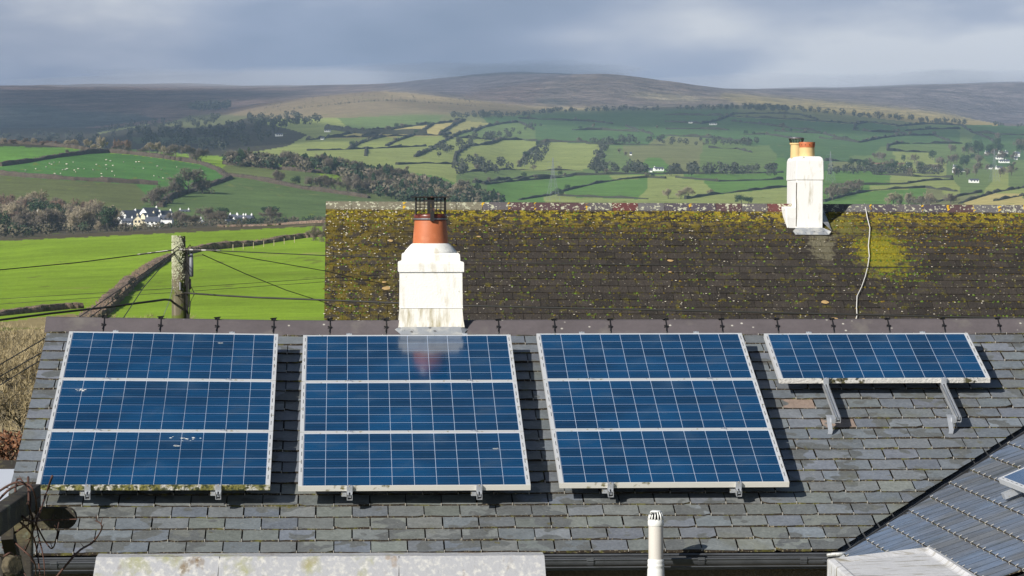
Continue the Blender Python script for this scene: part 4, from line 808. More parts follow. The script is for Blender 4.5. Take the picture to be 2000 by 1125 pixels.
m.box((-2.0, e0[1] + .16, -3.6), (8.3, yb + 3.8, e0[2] - .12)); m.add([(-2.0, e0[1] + .16, e0[2] - .12), (-2.0, yb + 3.8, zb - 1.5), (-2.0, yb, zb - .06)], [(0, 1, 2)])
hb(m, 'wall', 'pebble')
# ridge tiles : angle ridge, 0.457 m each
m = MB(); rr = random.Random(5); UR = -2.09; rl = .457; k = 0; joints = [plane_hit(x, 650)[0] for x in (203, 315, 427, 540, 652, 735)]
edges = [-2.09] + [joints[0] + i * rl for i in range(24)]
def ridge_y(u): return R(u, 3.56, SN)
for a, b in zip(edges, edges[1:]):
    if a > 8.4: break
    ja, jb = a + .002, b - .002
    for s, T in ((1, None),):
        vs = []
        for uu in (ja, jb):
            c = ridge_y(uu); top = (uu, c[1] + .02, c[2] + .075); fr = R(uu, 3.405, SN + .018); fr2 = (fr[0], fr[1], fr[2] - .016); bk = (uu, c[1] + .19, c[2] - .02)
            vs += [fr2, fr, (uu, c[1] - .015, c[2] + .068), top, (uu, c[1] + .045, c[2] + .068), bk]
        m.add(vs, [(i, i + 6, i + 7, i + 1) for i in range(5)] + [(0, 1, 2, 3, 4, 5), (11, 10, 9, 8, 7, 6)])
rg = hb(m, 'ridge', 'ridge')
for i, e in enumerate(edges[1:]):
    if e > 6.2: break
    m = MB(); c = ridge_y(e); f = R(e, 3.405, SN + .02)
    m.tube([(e, f[1] - .004, f[2] - .012), (e - .006, f[1] + .002, f[2] + .014), (e + .004, (f[1] + c[1]) / 2, (f[2] + c[2] + .075) / 2 + .006), (e, c[1] - .01, c[2] + .078), (e, c[1] + .03, c[2] + .076)], .004, 5)
    tp_ = .088 if e < 1 else .078
    m.box((e - .02, c[1] - .015, c[2] + .070), (e + .02, c[1] + .015, c[2] + tp_)); m.tube([(e - .026, c[1] - .03, c[2] + tp_), (e + .026, c[1] + .01, c[2] + tp_ + .004)], .004, 4)
    g1 = (f[1] * .55 + c[1] * .45, f[2] * .55 + (c[2] + .07) * .45)
    m.tube([(e - .018, g1[0] - .006, g1[1] - .006), (e + .018, g1[0], g1[1] + .010)], .006, 4); m.tube([(e - .016, g1[0] - .0, g1[1] + .014), (e + .016, g1[0] - .008, g1[1] - .004)], .006, 4)
    m.build('ridge_clip', 'clip', rg)
# gutter, fascia
gy, gz = e0[1], e0[2]
def hgut(u0, u1):
    m = MB(); n = 10; r = .055; vs = []
    for uu in (u0, u1):
        for i in range(n + 1): a = math.pi + math.pi * i / n; vs.append((uu, gy - .035 + r * math.cos(a), gz - .045 + r * math.sin(a)))
        for i in range(n + 1): a = 2 * math.pi - math.pi * i / n; vs.append((uu, gy - .035 + (r - .006) * math.cos(a), gz - .045 + (r - .006) * math.sin(a)))
    k = 2 * n + 2; m.add(vs, [(i, (i + 1) % k, k + (i + 1) % k, k + i) for i in range(k)])
    m.tube([(u0, gy - .092, gz - .043), (u1, gy - .092, gz - .043)], .007, 6)
    return m
gt = hb(sharp(hgut(-1.98, 3.9).build('gutter', 'gutter', house)) and MB(), 'gutter_lining', 'gutter') if False else None
gt = hgut(-2.0, 3.86).build('gutter', 'gutter', house); gt.location = (-2, -1, 3.6); sharp(gt)
m = MB(); m.box((-2.0, gy + .02, gz - .13), (3.95, gy + .05, gz - .03)); hb(m, 'fascia', 'gutter')
m = MB(); m.tube([(-2.0, gy - .03, gz - .02), (1.0, gy - .028, gz - .017), (3.7, gy - .03, gz - .02)], .008, 8); m.tube([(-2.0, gy - .098, gz - .096), (3.86, gy - .098, gz - .096)], .005, 6); m.build('gutter_trim', 'gutter', gt)
for u_ in (-1.66, 2.02, 2.79, 3.5):
    m = MB(); n_ = 9; vs = []
    for uu in (u_ - .024, u_ + .024):
        for i in range(n_ + 1): a = math.pi + math.pi * i / n_; vs.append((uu, gy - .035 + .061 * math.cos(a), gz - .045 + .061 * math.sin(a)))
    m.add(vs, [(i, i + 1, n_ + 2 + i, n_ + 1 + i) for i in range(n_)]); m.box((u_ - .024, gy - .102, gz - .052), (u_ + .024, gy - .086, gz - .032)); m.build('bracket', 'gutter', gt)
# valley gutter and wing roof
z0 = R(*VLB, SN); z1 = R(*VLT, SN); WT = math.atan((z1[2] - z0[2]) / (z1[0] - z0[0])); 
CW, SW = math.cos(WT), math.sin(WT); WO = Vector(z0) + Vector((.0, 0, .0))
def Wg(s, r, n): # s up the slope (to +x), r along -y (towards viewer), n normal
    return (WO.x + s * CW - n * SW, WO.y - r, WO.z + s * SW + n * CW)
m = MB()
dv = (Vector(z1) - Vector(z0)).normalized(); nv_ = Vector((0, -ST, CT))
def vp(k, off, h): p = Vector(z0) + dv * k + Vector((off, 0, off * math.tan(WT) if off > 0 else 0)); return (p.x, p.y, p.z + h)
LV = (Vector(z1) - Vector(z0)).length * 1.6
m.add([vp(-.12, -.07, -.02), vp(LV, -.07, -.02), vp(LV, .03, -.055), vp(-.12, .03, -.055), vp(LV, .10, -.03), vp(-.12, .10, -.03)], [(0, 3, 2, 1), (3, 5, 4, 2)])
hb(m, 'valley_gutter', 'gutter')
m = MB(); m.add([vp(-.1, .10, -.028), vp(LV, .10, -.028), vp(LV, .22, -.004), vp(-.1, .22, -.004)], [(0, 3, 2, 1)]); hb(m, 'valley_lining', 'greylead')
m = MB(); p = Vector(z0)
for i in range(7):
    a = random.random() * 6; m.tube([(p.x - .1 + i * .03, p.y - .07 + .02 * math.sin(a), p.z - .02 + .015 * math.cos(a)), (p.x + .05 + i * .03, p.y - .05 + .03 * math.cos(a), p.z + .01 + .02 * math.sin(a))], .014, 6)
hb(m, 'lead_flashing', 'lead', True)
m = MB(); rr = random.Random(11); sl = .2
SL = (z1[1] - z0[1]) / (z1[0] - z0[0])
def rl(s_): return -(s_ * CW - .17) * SL      # the valley line in wing coordinates
for j in range(17):
    s0 = .0 + j * .205; sa = s0; sb = s0 + .212; lo = rl(sb); r = math.floor(lo / sl) * sl - (sl / 2 if j % 2 else 0)
    while r < 3.4:
        a, b = r, r + sl - .009
        if b > lo:
            base = rr.uniform(.14, .185); w_ = rr.random(); col = (base * (.95 - .1 * w_), base, base * (1.08 + .22 * w_))  # extra blue per slate stands in for reflected sky
            def pt(rr_, s_, n_): return Wg(s_, rr_, n_)
            poly = []; la, lb = rl(sa), rl(sb)
            def sx_(r_): return sa + (sb - sa) * (la - r_) / (la - lb)     # where the valley line crosses at r_
            nrm = lambda s_: .014 - .013 * (s_ - sa) / (sb - sa)
            if b > la: poly += [(max(a, la), sa), (b, sa), (b, sb)]
            else: poly += [(b, sx_(b)), (b, sb)]
            poly += [(max(a, lb), sb)]
            if a < la and a > lb: poly += [(a, sx_(a))]
            vs = [pt(p_[0], p_[1], nrm(p_[1])) for p_ in poly]; m.add(vs, [tuple(reversed(range(len(vs))))], 0, col)
            if b > la:
                e1 = max(a, la); vs = [pt(e1, sa, .014), pt(b, sa, .014), pt(b, sa, -.004), pt(e1, sa, -.004)]; m.add(vs, [(0, 1, 2, 3)], 1)
                m.tube([Wg(sa - .008, b + .004, .004), Wg(sa - .010, b + .004, .018), Wg(sa + .012, b + .004, .021)], .0026, 4, 2)
            vs = [pt(b, max(sa, sx_(b)) if b < la else sa, .012), pt(b, sb, .001), pt(b, sb, -.01)]; m.add(vs, [(0, 1, 2)], 1)
        r += sl
hb(m, 'wing_roof', ['wing', 'slate_edge', 'hook'], colors=True)
m = MB(); m.add([Wg(.02, -8, -.03), Wg(4, -8, -.03), Wg(4, 4, -.03), Wg(.02, 4, -.03)], [(0, 3, 2, 1)])
hb(m, 'wing_underlay', 'dark')
m = MB(); m.box((WO.x + .15, WO.y - 3.4, -3.6), (WO.x + 3.5, WO.y - .2, WO.z - .1)); hb(m, 'wing_wall', 'pebble')
# near chimney
def cpx(px, py, t): return at(px, py, t)
TC = 26.85; ccx = at(841, 640, TC); kx = TC / F
def zc(y): return at(841, y, TC).z
ch = bpy.data.objects.new('chimney', None); COL.objects.link(ch); ch.parent = house; ch.location = (-2, -1, 3.6); ch['label'] = 'white rendered chimney with orange clay pot'
X0, Y0 = ccx.x, R(0, 3.5, SN)[1] + .20; ZB = zc(640)
def ringbox(m, rings, mi=0, cap=True, sub=1):
    vs = []; pr = []
    for (hw, hd, z) in rings:
        loop = []
        for (ax, ay), (bx, by) in zip([(-1, -1), (1, -1), (1, 1), (-1, 1)], [(1, -1), (1, 1), (-1, 1), (-1, -1)]):
            for k in range(sub): u = k / sub; loop.append((X0 + (ax + (bx - ax) * u) * hw, Y0 + (ay + (by - ay) * u) * hd, z))
        pr.append(loop); vs += loop
    n = 4 * sub; m.add(vs, [(i * n + k, i * n + (k + 1) % n, (i + 1) * n + (k + 1) % n, (i + 1) * n + k) for i in range(len(rings) - 1) for k in range(n)] + ([tuple(range((len(rings) - 1) * n, len(rings) * n))] if cap else []), mi)
def hwp(px): return px * kx / 2
m = MB(); D1 = .24
prof = [(128, 637), (124, 625), (121, 610), (119.5, 600)]
ringbox(m, [(hwp(w) , hwp(w), zc(y)) for w, y in prof], cap=False, sub=6)
o = m.build('rendered_base', 'render_dirty', ch); o.location = (0, 0, 0)
mo = o.data
m = MB(); ringbox(m, [(hwp(122), hwp(122), zc(600)), (hwp(121), hwp(121), zc(598)), (hwp(120), hwp(120), zc(560)), (hwp(119.5), hwp(119.5), zc(530))], sub=6); sk = m.build('stack', 'render1', ch)
m = MB(); ringbox(m, [(hwp(119), hwp(119), zc(531)), (hwp(126), hwp(126), zc(530)), (hwp(126), hwp(126), zc(514)), (hwp(124), hwp(124), zc(511)), (hwp(112), hwp(112), zc(509)), (hwp(111), hwp(111), zc(497)), (hwp(106), hwp(106), zc(494))], sub=6); m.build('collar', 'render1', ch)
m = MB(); m.lathe([(hwp(106) * 1.0, zc(496)), (hwp(100), zc(490)), (hwp(88), zc(483)), (hwp(76), zc(477)), (hwp(66), zc(474)), (.02, zc(474))], (X0, Y0, 0), 28); fl_ = m.build('mortar_cone', 'render1', ch, True)
for o_ in (sk, fl_):
    pass
m = MB(); m.lathe([(hwp(70), zc(480)), (hwp(69), zc(470)), (hwp(62.5), zc(432)), (hwp(62), zc(431)), (hwp(56), zc(431)), (hwp(56), zc(440))], (X0, Y0, 0), 32, cap=False); pot = sharp(m.build('chimney_pot', 'terracotta', ch), 60)
m = MB(); m.lathe([(hwp(61), zc(434)), (hwp(63), zc(428)), (hwp(65), zc(424)), (hwp(65), zc(420)), (hwp(62), zc(418)), (hwp(54), zc(418)), (hwp(54), zc(426))], (X0, Y0, 0), 32, cap=False); sharp(m.build('pot_rim', 'terradark', ch), 60)
m = MB(); m.lathe([(hwp(66), zc(429)), (hwp(66.5), zc(426.5)), (hwp(66), zc(426))], (X0, Y0, 0), 32, cap=False); m.tube([(X0 - hwp(64), Y0 - .02, zc(429)), (X0 - hwp(74), Y0 - .05, zc(427))], .004, 5); m.build('strap', 'steel', ch)
m = MB(); hw = hwp(57); q0, q1 = zc(418), zc(386)
for i in range(8):
    for s in (-1, 1):
        a = -hw + 2 * hw * i / 7; m.tube([(X0 + a, Y0 + s * hw, q0), (X0 + a, Y0 + s * hw, q1)], .0020, 4); m.tube([(X0 + s * hw, Y0 + a, q0), (X0 + s * hw, Y0 + a, q1)], .0020, 4)
for i in range(6):
    z = q0 + (q1 - q0) * i / 5
    for s in (-1, 1): m.tube([(X0 - hw, Y0 + s * hw, z), (X0 + hw, Y0 + s * hw, z)], .0020, 4); m.tube([(X0 + s * hw, Y0 - hw, z), (X0 + s * hw, Y0 + hw, z)], .0020, 4)
for sx in (-1, 1):
    for sy in (-1, 1): m.tube([(X0 + sx * hw, Y0 + sy * hw, q0 - .01), (X0 + sx * hw, Y0 + sy * hw, q1)], .005, 4)
m.build('cowl_cage', 'iron', ch)
m = MB(); m.box((X0 - hwp(72), Y0 - hwp(72), zc(386)), (X0 + hwp(72), Y0 + hwp(72), zc(384.3))); m.tube([(X0 - hwp(78), Y0 - .1, zc(384.5)), (X0 + hwp(78), Y0 - .1, zc(384.5))], .003, 4); m.build('cowl_plate', 'iron', ch)
m = MB(); a = Y0 - hwp(66) - .006; m.box((X0 - .006, a - .01, zc(432)), (X0 + .026, a + .006, zc(414))); m.box((X0 - .03, a + .02, zc(418)), (X0 + .0, a + .035, zc(386))); m.box((X0 + .002, a + .022, zc(420)), (X0 + .03, a + .045, zc(386))); m.build('cowl_bracket', 'iron', ch)
m = MB(); f0 = R(0, 3.36, SN + .03); fy = Y0 - hwp(122)
m.add([(X0 - .235, fy - .012, zc(636)), (X0 + .235, fy - .012, zc(636)), (X0 + .25, f0[1], f0[2]), (X0 - .25, f0[1], f0[2]), (X0 - .29, fy + .1, zc(637)), (X0 + .29, fy + .1, zc(637)), (X0 + .30, f0[1] + .1, f0[2] + .04), (X0 - .30, f0[1] + .1, f0[2] + .04)], [(0, 3, 2, 1), (0, 4, 7, 3), (1, 2, 6, 5)])
m.box((X0 - .25, fy - .006, zc(641)), (X0 + .25, fy + .3, zc(636.5))); m.build('lead_flashing', 'lead', ch)

# ------------------------------------------------------------------ solar panels
PWD, PHT = 1.65, .99
def make_panel(T, label, group, edge='alu', name='solar_panel', n0=-.038, marks=()):
    o0 = Vector(T(PWD / 2, PHT / 2, 0)); r = thing(name, label, 'solar panel', o0, 0, group)
    def TT(u, v, n): p = T(u, v, n); return (p[0] - o0.x, p[1] - o0.y, p[2] - o0.z)
    m = MB(); fwid = .03; k = .003
    m.box((0, 0, n0), (PWD, fwid * .45, 0), TT, 1); m.box((0, PHT - fwid * .45, n0), (PWD, PHT, 0), TT, 0)
    m.box((0, fwid * .45, n0), (fwid, PHT - fwid * .45, 0), TT, 0); m.box((PWD - fwid, fwid * .45, n0), (PWD, PHT - fwid * .45, 0), TT, 0)
    for i in range(6):      # dark slots in the side rails
        for s in (0, 1):
            if s == 0 and i in (0,): continue
            a = .11 + i * .148; u = .016 if s == 0 else PWD - .019; m.box((u, a, -.002), (u + .004, a + .075, .0006), TT, 2)
    m.build('frame', ['alu', edge, 'clip'], r)
    m = MB(); m.box((fwid, fwid * .45, -.008), (PWD - fwid, PHT - fwid * .45, -.004), TT, 0); gl = m.build('glass', 'line', r)
    m = MB(); cu, cv = (PWD - 2 * fwid - .004) / 10, (PHT - fwid * .9 - .004) / 6
    for i in range(10):
        for j in range(6):
            a = fwid + .003 + i * cu; b = fwid * .45 + .003 + j * cv; g_ = random.uniform(.72, 1.2); m.box((a + .0023, b + .0034, -.0042), (a + cu - .0023, b + cv - .0034, -.0030), TT, 0, (.0008 * g_, .042 * g_, .118 * g_))
    m.build('cells', 'cell', gl, colors=True)
    m = MB()
    for j in range(6):
        for f_ in (.27, .73): b = fwid * .45 + .003 + (j + f_) * cv; m.box((fwid + .006, b - .0007, -.0030), (PWD - fwid - .006, b + .0007, -.0027), TT, 0)
    m.build('busbars', 'finger', gl)
    m = MB()
    for (u, v, w) in marks:
        for _ in range(12): a, b = u + random.gauss(0, w), v + random.gauss(0, w * .35); e = random.uniform(.004, .012); m.add([TT(a - e, b, -.0015), TT(a, b - e, -.0015), TT(a + e * 1.6, b, -.0015), TT(a, b + e * .7, -.0015)], [(0, 1, 2, 3)])
    if marks: bd_ = m.build('bird_dropping', 'poo', gl); bd_['kind'] = 'stuff'
    return r
ARR = [(-PWD - .1983, .033 - .012 - .075, 'left', 3, 'alu_moss', .03), (0, -.065, 'second', 3, 'alu_dirty', .026), (PWD + .2121, .0245, 'third', 3, 'alu_dirty', 0), (2 * PWD + .2121 + .1783, .0106, 'right', 1, 'alu_lichen', 0)]
RAILS = []
for (u0, v0, nm, cnt, edge, dn) in ARR:
    for k in range(cnt):
        j = (2 - k); vv = v0 + j * (PHT + .02)
        if cnt == 1: l = 'single wide solar panel alone at the right of the slate roof'; 
        else: l = ('top', 'middle', 'bottom')[k] + ' solar panel of the ' + {'left': 'leftmost stack of three, with mossy lower edge', 'second': 'second stack of three, below the near white chimney', 'third': 'third stack of three from the left'}[nm]
        mk = {('left', 1): [(.17, .78, .03)], ('left', 2): [(1.04, .86, .05), (.95, .72, .01)], ('left', 0): [(1.2, .78, .01)], ('second', 2): [(1.43, .68, .007)]}.get((nm, k), ())
        make_panel(lambda u, v, n, a=u0, b=vv, d_=dn: R(a + u, b + v, n + d_), l, 'solar panels on the slate roof', edge if (k == cnt - 1) else 'alu', marks=mk)
    # mounting rails
    vb = v0 - .06 if cnt == 3 else v0 + 2 * (PHT + .02) - .69
    for i, ur in enumerate((.365, 1.285)):
        u = u0 + ur; vt = v0 + 3 * PHT + .04 + .02; o0 = Vector(R(u, vb, dn))
        l = ('left' if i == 0 else 'right') + ' aluminium mounting rail under the ' + {'left': 'leftmost panel stack', 'second': 'second panel stack', 'third': 'third panel stack', 'right': 'single right hand panel'}[nm]
        r = thing('mounting_rail', l, 'rail', o0, 0, 'rails under the solar panels')
        def TR(a, v, n, u=u, vb=vb, o0=o0, d_=dn): p = R(u + a, vb + v, n + d_); return (p[0] - o0.x, p[1] - o0.y, p[2] - o0.z)
        m = MB(); Lr = vt - vb
        for (a0, a1, n0, n1) in ((-.02, -.015, -.08, -.04), (.015, .02, -.08, -.04), (-.02, .02, -.084, -.08), (-.02, -.007, -.044, -.04), (.007, .02, -.044, -.04), (-.009, -.006, -.06, -.041), (.006, .009, -.06, -.041), (-.009, .009, -.063, -.06)):
            m.box((a0, 0, n0), (a1, Lr, n1), TR)
        m.build('rail_profile', 'alu_clean', r)
        cl = [vt - vb - .01] + [v0 + PHT * (q + 1) + .02 * q + .01 - vb for q in ((0, 1) if cnt == 3 else ())] + ([.052] if cnt == 3 else [v0 + 2 * (PHT + .02) - vb - .008])
        for c in cl:
            m = MB(); lo = c == cl[-1]; m.box((-.022, c - .012, -.001 if not lo else -.042), (.022, c + .014, .006), TR); m.box((-.006, c - .006, .006), (.006, c + .006, .011), TR); bevel(m.build('clamp', 'alu_clean', r), .002, 1)
        m = MB(); hv = .0 if cnt == 3 else -.02; hu = -.055
        if cnt == 3: m.box((-.058, .07, -.085), (-.022, .11, -.055), TR)
        else:
            m.box((-.052, hv + .02, -.09), (-.022, hv + .10, -.055), TR)
            pts = [(-.065, .10, -.06), (-.066, .06, -.052), (-.067, .03, -.062), (-.066, -.01, -.09), (-.062, -.05, -.125), (-.07, -.075, -.143)]
            for a, b in zip(pts, pts[1:]):
                m.add([TR(a[0] - .017, a[1], a[2]), TR(a[0] + .017, a[1], a[2]), TR(b[0] + .017, b[1], b[2]), TR(b[0] - .017, b[1], b[2]), TR(a[0] - .017, a[1], a[2] - .006), TR(a[0] + .017, a[1], a[2] - .006), TR(b[0] + .017, b[1], b[2] - .006), TR(b[0] - .017, b[1], b[2] - .006)], [(0, 1, 2, 3), (4, 7, 6, 5), (0, 3, 7, 4), (1, 5, 6, 2), (3, 2, 6, 7), (0, 4, 5, 1)])
        m.build('roof_hook', 'alu_clean', r)
# panel on the wing roof
Nw = Vector((-SW, 0, CW)); D = ray(1949, 934); tt = ((WO + Nw * .13 - CAM).dot(Nw)) / D.dot(Nw); PWp = CAM + D * tt
def TWp(u, v, n):   # long side runs up the slope
    return (PWp.x + u * CW - (n) * SW, PWp.y + v - PHT, PWp.z + u * SW + n * CW)
make_panel(TWp, 'solar panel cut off at the right edge on the wing roof', None, 'alu_dirty')
r = thing('mounting_rail', 'short end of aluminium rail below the panel on the wing roof', 'rail', TWp(.0, .7, -.08)); m = MB()
m.box((-.06, -.06, -.02), (.9, -.02, .02)); m.box((-.06, .0, -.02), (.9, .03, .02)); ro = m.build('rail_profile', 'alu_clean', r); ro.rotation_euler = (0, -WT, 0)

# ------------------------------------------------------------------ vent pipe, parapet, flat roof box
VT = 22.35; pt = at(1281, 1000, VT); pb = at(1281, 1125, VT); k = VT / F
vp_ = thing('vent_pipe', 'white plastic soil vent pipe with slotted cap in front of the gutter', 'pipe', (pt.x, pt.y, pb.z - 2))
def vz(y): return at(1281, y, VT).z - pb.z + 2
m = MB(); m.lathe([(14.5 * k, -1), (14.5 * k, vz(1026))], (0, 0, 0), 24); sharp(m.build('pipe', 'pvc', vp_))
m = MB(); m.lathe([(15.6 * k, -1), (17 * k, vz(1125)), (16.5 * k, vz(1112)), (15.5 * k, vz(1108)), (16.5 * k, vz(1106)), (16.5 * k, vz(1103)), (15.8 * k, vz(1102)), (16.2 * k, vz(1099)), (16.2 * k, vz(1094)), (15 * k, vz(1092))], (0, 0, 0), 24); sharp(m.build('collar', 'pvcw', vp_), 50)
m = MB(); m.lathe([(15 * k, vz(1027)), (16 * k, vz(1025)), (16 * k, vz(1018)), (15 * k, vz(1014)), (13, 0)][:4], (0, 0, 0), 24, cap=False)
for i in range(14):
    a = 2 * math.pi * i / 14; c, s = math.cos(a), math.sin(a)
    m.tube([(15 * k * c, 15 * k * s, vz(1015)), (13 * k * c, 13 * k * s, vz(1006)), (9.5 * k * c, 9.5 * k * s, vz(999))], 1.5 * k, 5)
m.lathe([(10.5 * k, vz(1000)), (11 * k, vz(998.5)), (8 * k, vz(997)), (.001, vz(996.5))], (0, 0, 0), 24); m.lathe([(8 * k, vz(1022)), (8 * k, vz(1000))], (0, 0, 0), 12, mi=1)
m.build('cap', ['pvcw', 'dark'], vp_, True)
PT = 21.9; a, b, c = at(188, 1088, PT), at(1063, 1085, PT + .06), at(1068, 1150, PT - .1); a2 = at(178, 1150, PT - .15)
pw = thing('parapet_wall', 'long stained cream rendered parapet in front of the gutter', 'wall', (a.x, a.y, a.z - 3)); m = MB(); o_ = Vector((a.x, a.y, a.z - 3)); dn = Vector((0, 0, -2.5)); bk = Vector((0, .22, .0))
def sub(p): return tuple(Vector(p) - o_)
n = 28; vs = []
for i in range(n + 1):
    u = i / n; tp = a.lerp(b, u) + Vector((0, 0, random.uniform(-.002, .002))); bt = a2.lerp(c, u)
    vs += [sub(tp + bk + Vector((0, 0, -.3))), sub(tp + bk), sub(tp), sub(tp.lerp(bt, .12) + Vector((0, -.006, 0))), sub(bt), sub(bt + dn)]
m.add(vs, [(i * 6 + k, i * 6 + k + 1, i * 6 + k + 7, i * 6 + k + 6) for i in range(n) for k in range(5)] + [(5, 4, 3, 2, 1, 0), tuple(n * 6 + q for q in range(6))])
m.build('render_face', 'parapet', pw)
for fx in (.275, .675):
    tp = a.lerp(b, fx); bt = a2.lerp(c, fx); p0_ = Vector(sub(tp)); p1_ = Vector(sub(bt)); m = MB(); m.tube([p0_ + Vector((0, -.002, 0)), p1_ + Vector((0, -.004, 0))], .0028, 4); m.build('joint', 'timber', pw)
FB = 20.3; A = at(1615, 1091, FB); pl_ = A.z
def onz(px, py, z): D = ray(px, py); t = (z - CAM.z) / D.z; return CAM + D * t
fb = thing('flat_roof_box', 'white stained flat roof box beside the wing slates at the bottom right', 'flat roof', (A.x, A.y, A.z - 1)); oo = Vector((A.x, A.y, A.z - 1))
B1 = A + Vector((.72, .38, .035)); C1 = B1 + Vector((.0, -1.6, -.02)); D1_ = A + Vector((-.02, -1.6, -.03))
def sub2(p): return tuple(Vector(p) - oo)
m = MB(); dz = Vector((0, 0, -.9)); q = [A, B1, C1, D1_]
def inset(f): cx_ = (A + B1 + C1 + D1_) / 4; return [p + (cx_ - p) * f for p in q]
i1 = inset(.12); i2 = [p - Vector((0, 0, .018)) for p in inset(.17)]
vs = [sub2(p) for p in q] + [sub2(p) for p in i1] + [sub2(p) for p in i2] + [sub2(p + dz) for p in q]
m.add(vs, [(k_, (k_ + 1) % 4, 4 + (k_ + 1) % 4, 4 + k_) for k_ in range(4)] + [(4 + k_, 4 + (k_ + 1) % 4, 8 + (k_ + 1) % 4, 8 + k_) for k_ in range(4)] + [(8, 9, 10, 11)] + [(12 + k_, 12 + (k_ + 1) % 4, (k_ + 1) % 4, k_) for k_ in range(4)])
bevel(m.build('membrane', 'roofwhite', fb), .012, 2)

# ------------------------------------------------------------------ far mossy house
TF = math.radians(31.5); FT = 57.; fo = at(636, 401, FT); ROT = .0035
far_h = thing('mossy_roofed_house', 'house with old slate roof covered in moss and lichen', 'house', (fo.x, fo.y, fo.z)); LEN = 13.2; SLP = 5.2; CF, SF = math.cos(TF), math.sin(TF)
far_h.rotation_euler = (0, math.radians(.36), math.radians(0))
def Fr(u, v, n): # v measured from eave(0) to ridge(SLP)
    w = v - SLP; return (u, w * CF - n * SF, w * SF + n * CF)
m = MB(); rr = random.Random(21)
gj = .215; rw = int(SLP / gj)
for j in range(rw):
    v0 = SLP - (j + 1) * gj; off = .15 if j % 2 else 0; u = -off
    while u < LEN:
        a, b = max(u, 0) + .004, min(u + .30, LEN) - .004
        if b > a + .02:
            base = rr.uniform(.02, .04); col = (base * 1.25, base, base * .8); t_ = rr.uniform(.01, .02)
            vs = [Fr(a, v0, t_), Fr(b, v0, t_ + rr.uniform(-.004, .004)), Fr(b, v0 + gj + .01, 0), Fr(a, v0 + gj + .01, 0), Fr(a, v0, -.004), Fr(b, v0, -.004)]
            m.add(vs, [(0, 1, 2, 3), (4, 5, 1, 0), (0, 3, 4), (1, 5, 2)], 0, col)
        u += .30
# the material is laid out in the roof's own plane
fr_ = MB(); inv = lambda p: (p[0], p[1] * CF + p[2] * SF + 3.6, -p[1] * SF + p[2] * CF)
m.v = [inv(p) for p in m.v]
ro = m.build('roof', 'mossroof', far_h, colors=True); ro.rotation_euler = (TF, 0, 0); ro.location = tuple(Matrix.Rotation(TF, 3, 'X') @ Vector((0, -3.6, 0)))
# moss cushions and lichens in the same frame: y=3.6 is the ridge
m = MB(); rr = random.Random(33)
def ch2px(x): return (x - 636) / F * 57.3
def clear(u, y):   # bare washed strip below the chimney
    return 8.22 < u < 8.9 and y < 2.95 and y > 1.75 and abs(u - 8.56) < .12 + (y - 1.6) * .2
def moss_d(u, y):
    d = .11 + 1.0 * max(0, (y - 2.1) / 1.5) ** 1.3 + .35 * max(0, 1 - u / 1.6) + (.55 if u > 9.6 else 0) * max(0, (y - 1.9) / 1.7)
    d += 1.2 * math.exp(-((u - 9.55 - (2.6 - y) * .25) / .42) ** 2 - ((y - 2.1) / .75) ** 2) * 1.4
    d *= .35 + 1.3 * max(0, noise.noise(Vector((u * 1.1, y * 1.6, 0))) + .5); return d
cnt = 0
while cnt < 24000:
    u, y = rr.uniform(.02, LEN), rr.uniform(-.6, 3.56); cnt += 1
    if clear(u, y) or rr.random() > moss_d(u, y): continue
    if rr.random() < .55: y = 3.6 - (round((3.6 - y) / gj) * gj) + rr.gauss(-.012, .012)
    elif rr.random() < .3: j = int((3.6 - y) / gj); u = round((u - (.15 if j % 2 else 0)) / .3) * .3 + (.15 if j % 2 else 0) + rr.gauss(0, .008)
    r = rr.uniform(.007, .024); h = r * rr.uniform(.5, .9); a0 = rr.random() * 6; bright = math.exp(-((u - 9.55) / .6) ** 2 - ((y - 2.2) / .7) ** 2)
    o_r = .55 * max(0, noise.noise(Vector((u * .5, y * .5, 5))) + .25); k = rr.uniform(.6, 1.3)
    col = (k * (.115 + .07 * o_r + .13 * bright), k * (.095 + .115 * bright), k * .010)
    if rr.random() < (.2 if y > 2 else .5): col = (k * .09, k * .15, k * .015)
    if y > 3.1 and rr.random() < .5: col = (k * .26, k * .22, k * .02)
    if y > 3.4 and rr.random() < .25: col = (.45, .33, .03) if rr.random() < .3 else (.36, .33, .24)
    vs = [(u + r * math.cos(a0 + q * 1.2566) * rr.uniform(.7, 1.3) * 1.25, y + r * math.sin(a0 + q * 1.2566) * rr.uniform(.7, 1.2), .003) for q in range(5)] + [(u + rr.gauss(0, r * .2), y + rr.gauss(0, r * .2), h + .012)]
    m.add(vs, [(q, (q + 1) % 5, 5) for q in range(5)], 0, col)
mo = m.build('moss', 'moss', far_h, colors=True); mo.rotation_euler = ro.rotation_euler; mo.location = ro.location; mo['kind'] = 'stuff'
m = MB()
def disc(m, u, y, r, n0=.022, sq=.75):
    n = 9; vs = [(u + r * math.cos(q * 6.283 / n) * random.uniform(.75, 1.2), y + r * sq * math.sin(q * 6.283 / n) * random.uniform(.75, 1.2), n0) for q in range(n)] + [(u, y, n0 + .006)]; m.add(vs, [(q, (q + 1) % n, n) for q in range(n)])
def fpx(px, py):
    Nn = far_h_rot @ Vector((0, -SF, CF)); D = ray(px, py); t = (fo - CAM).dot(Nn) / D.dot(Nn); P = far_h_rot.inverted() @ (CAM + D * t - fo); return P.x, P.y * CF + P.z * SF + 3.6
far_h_rot = Matrix.Rotation(math.radians(.36), 3, 'Y')
for x, y, r in [(763, 472, .05), (755, 565, .075), (750, 553, .04), (1309, 511, .05), (1309, 533, .03), (1611, 592, .07), (1628, 626, .085), (1686, 626, .04), (1720, 631, .05), (935, 464, .035)]: u, v = fpx(x, y); disc(m, u, v, r)
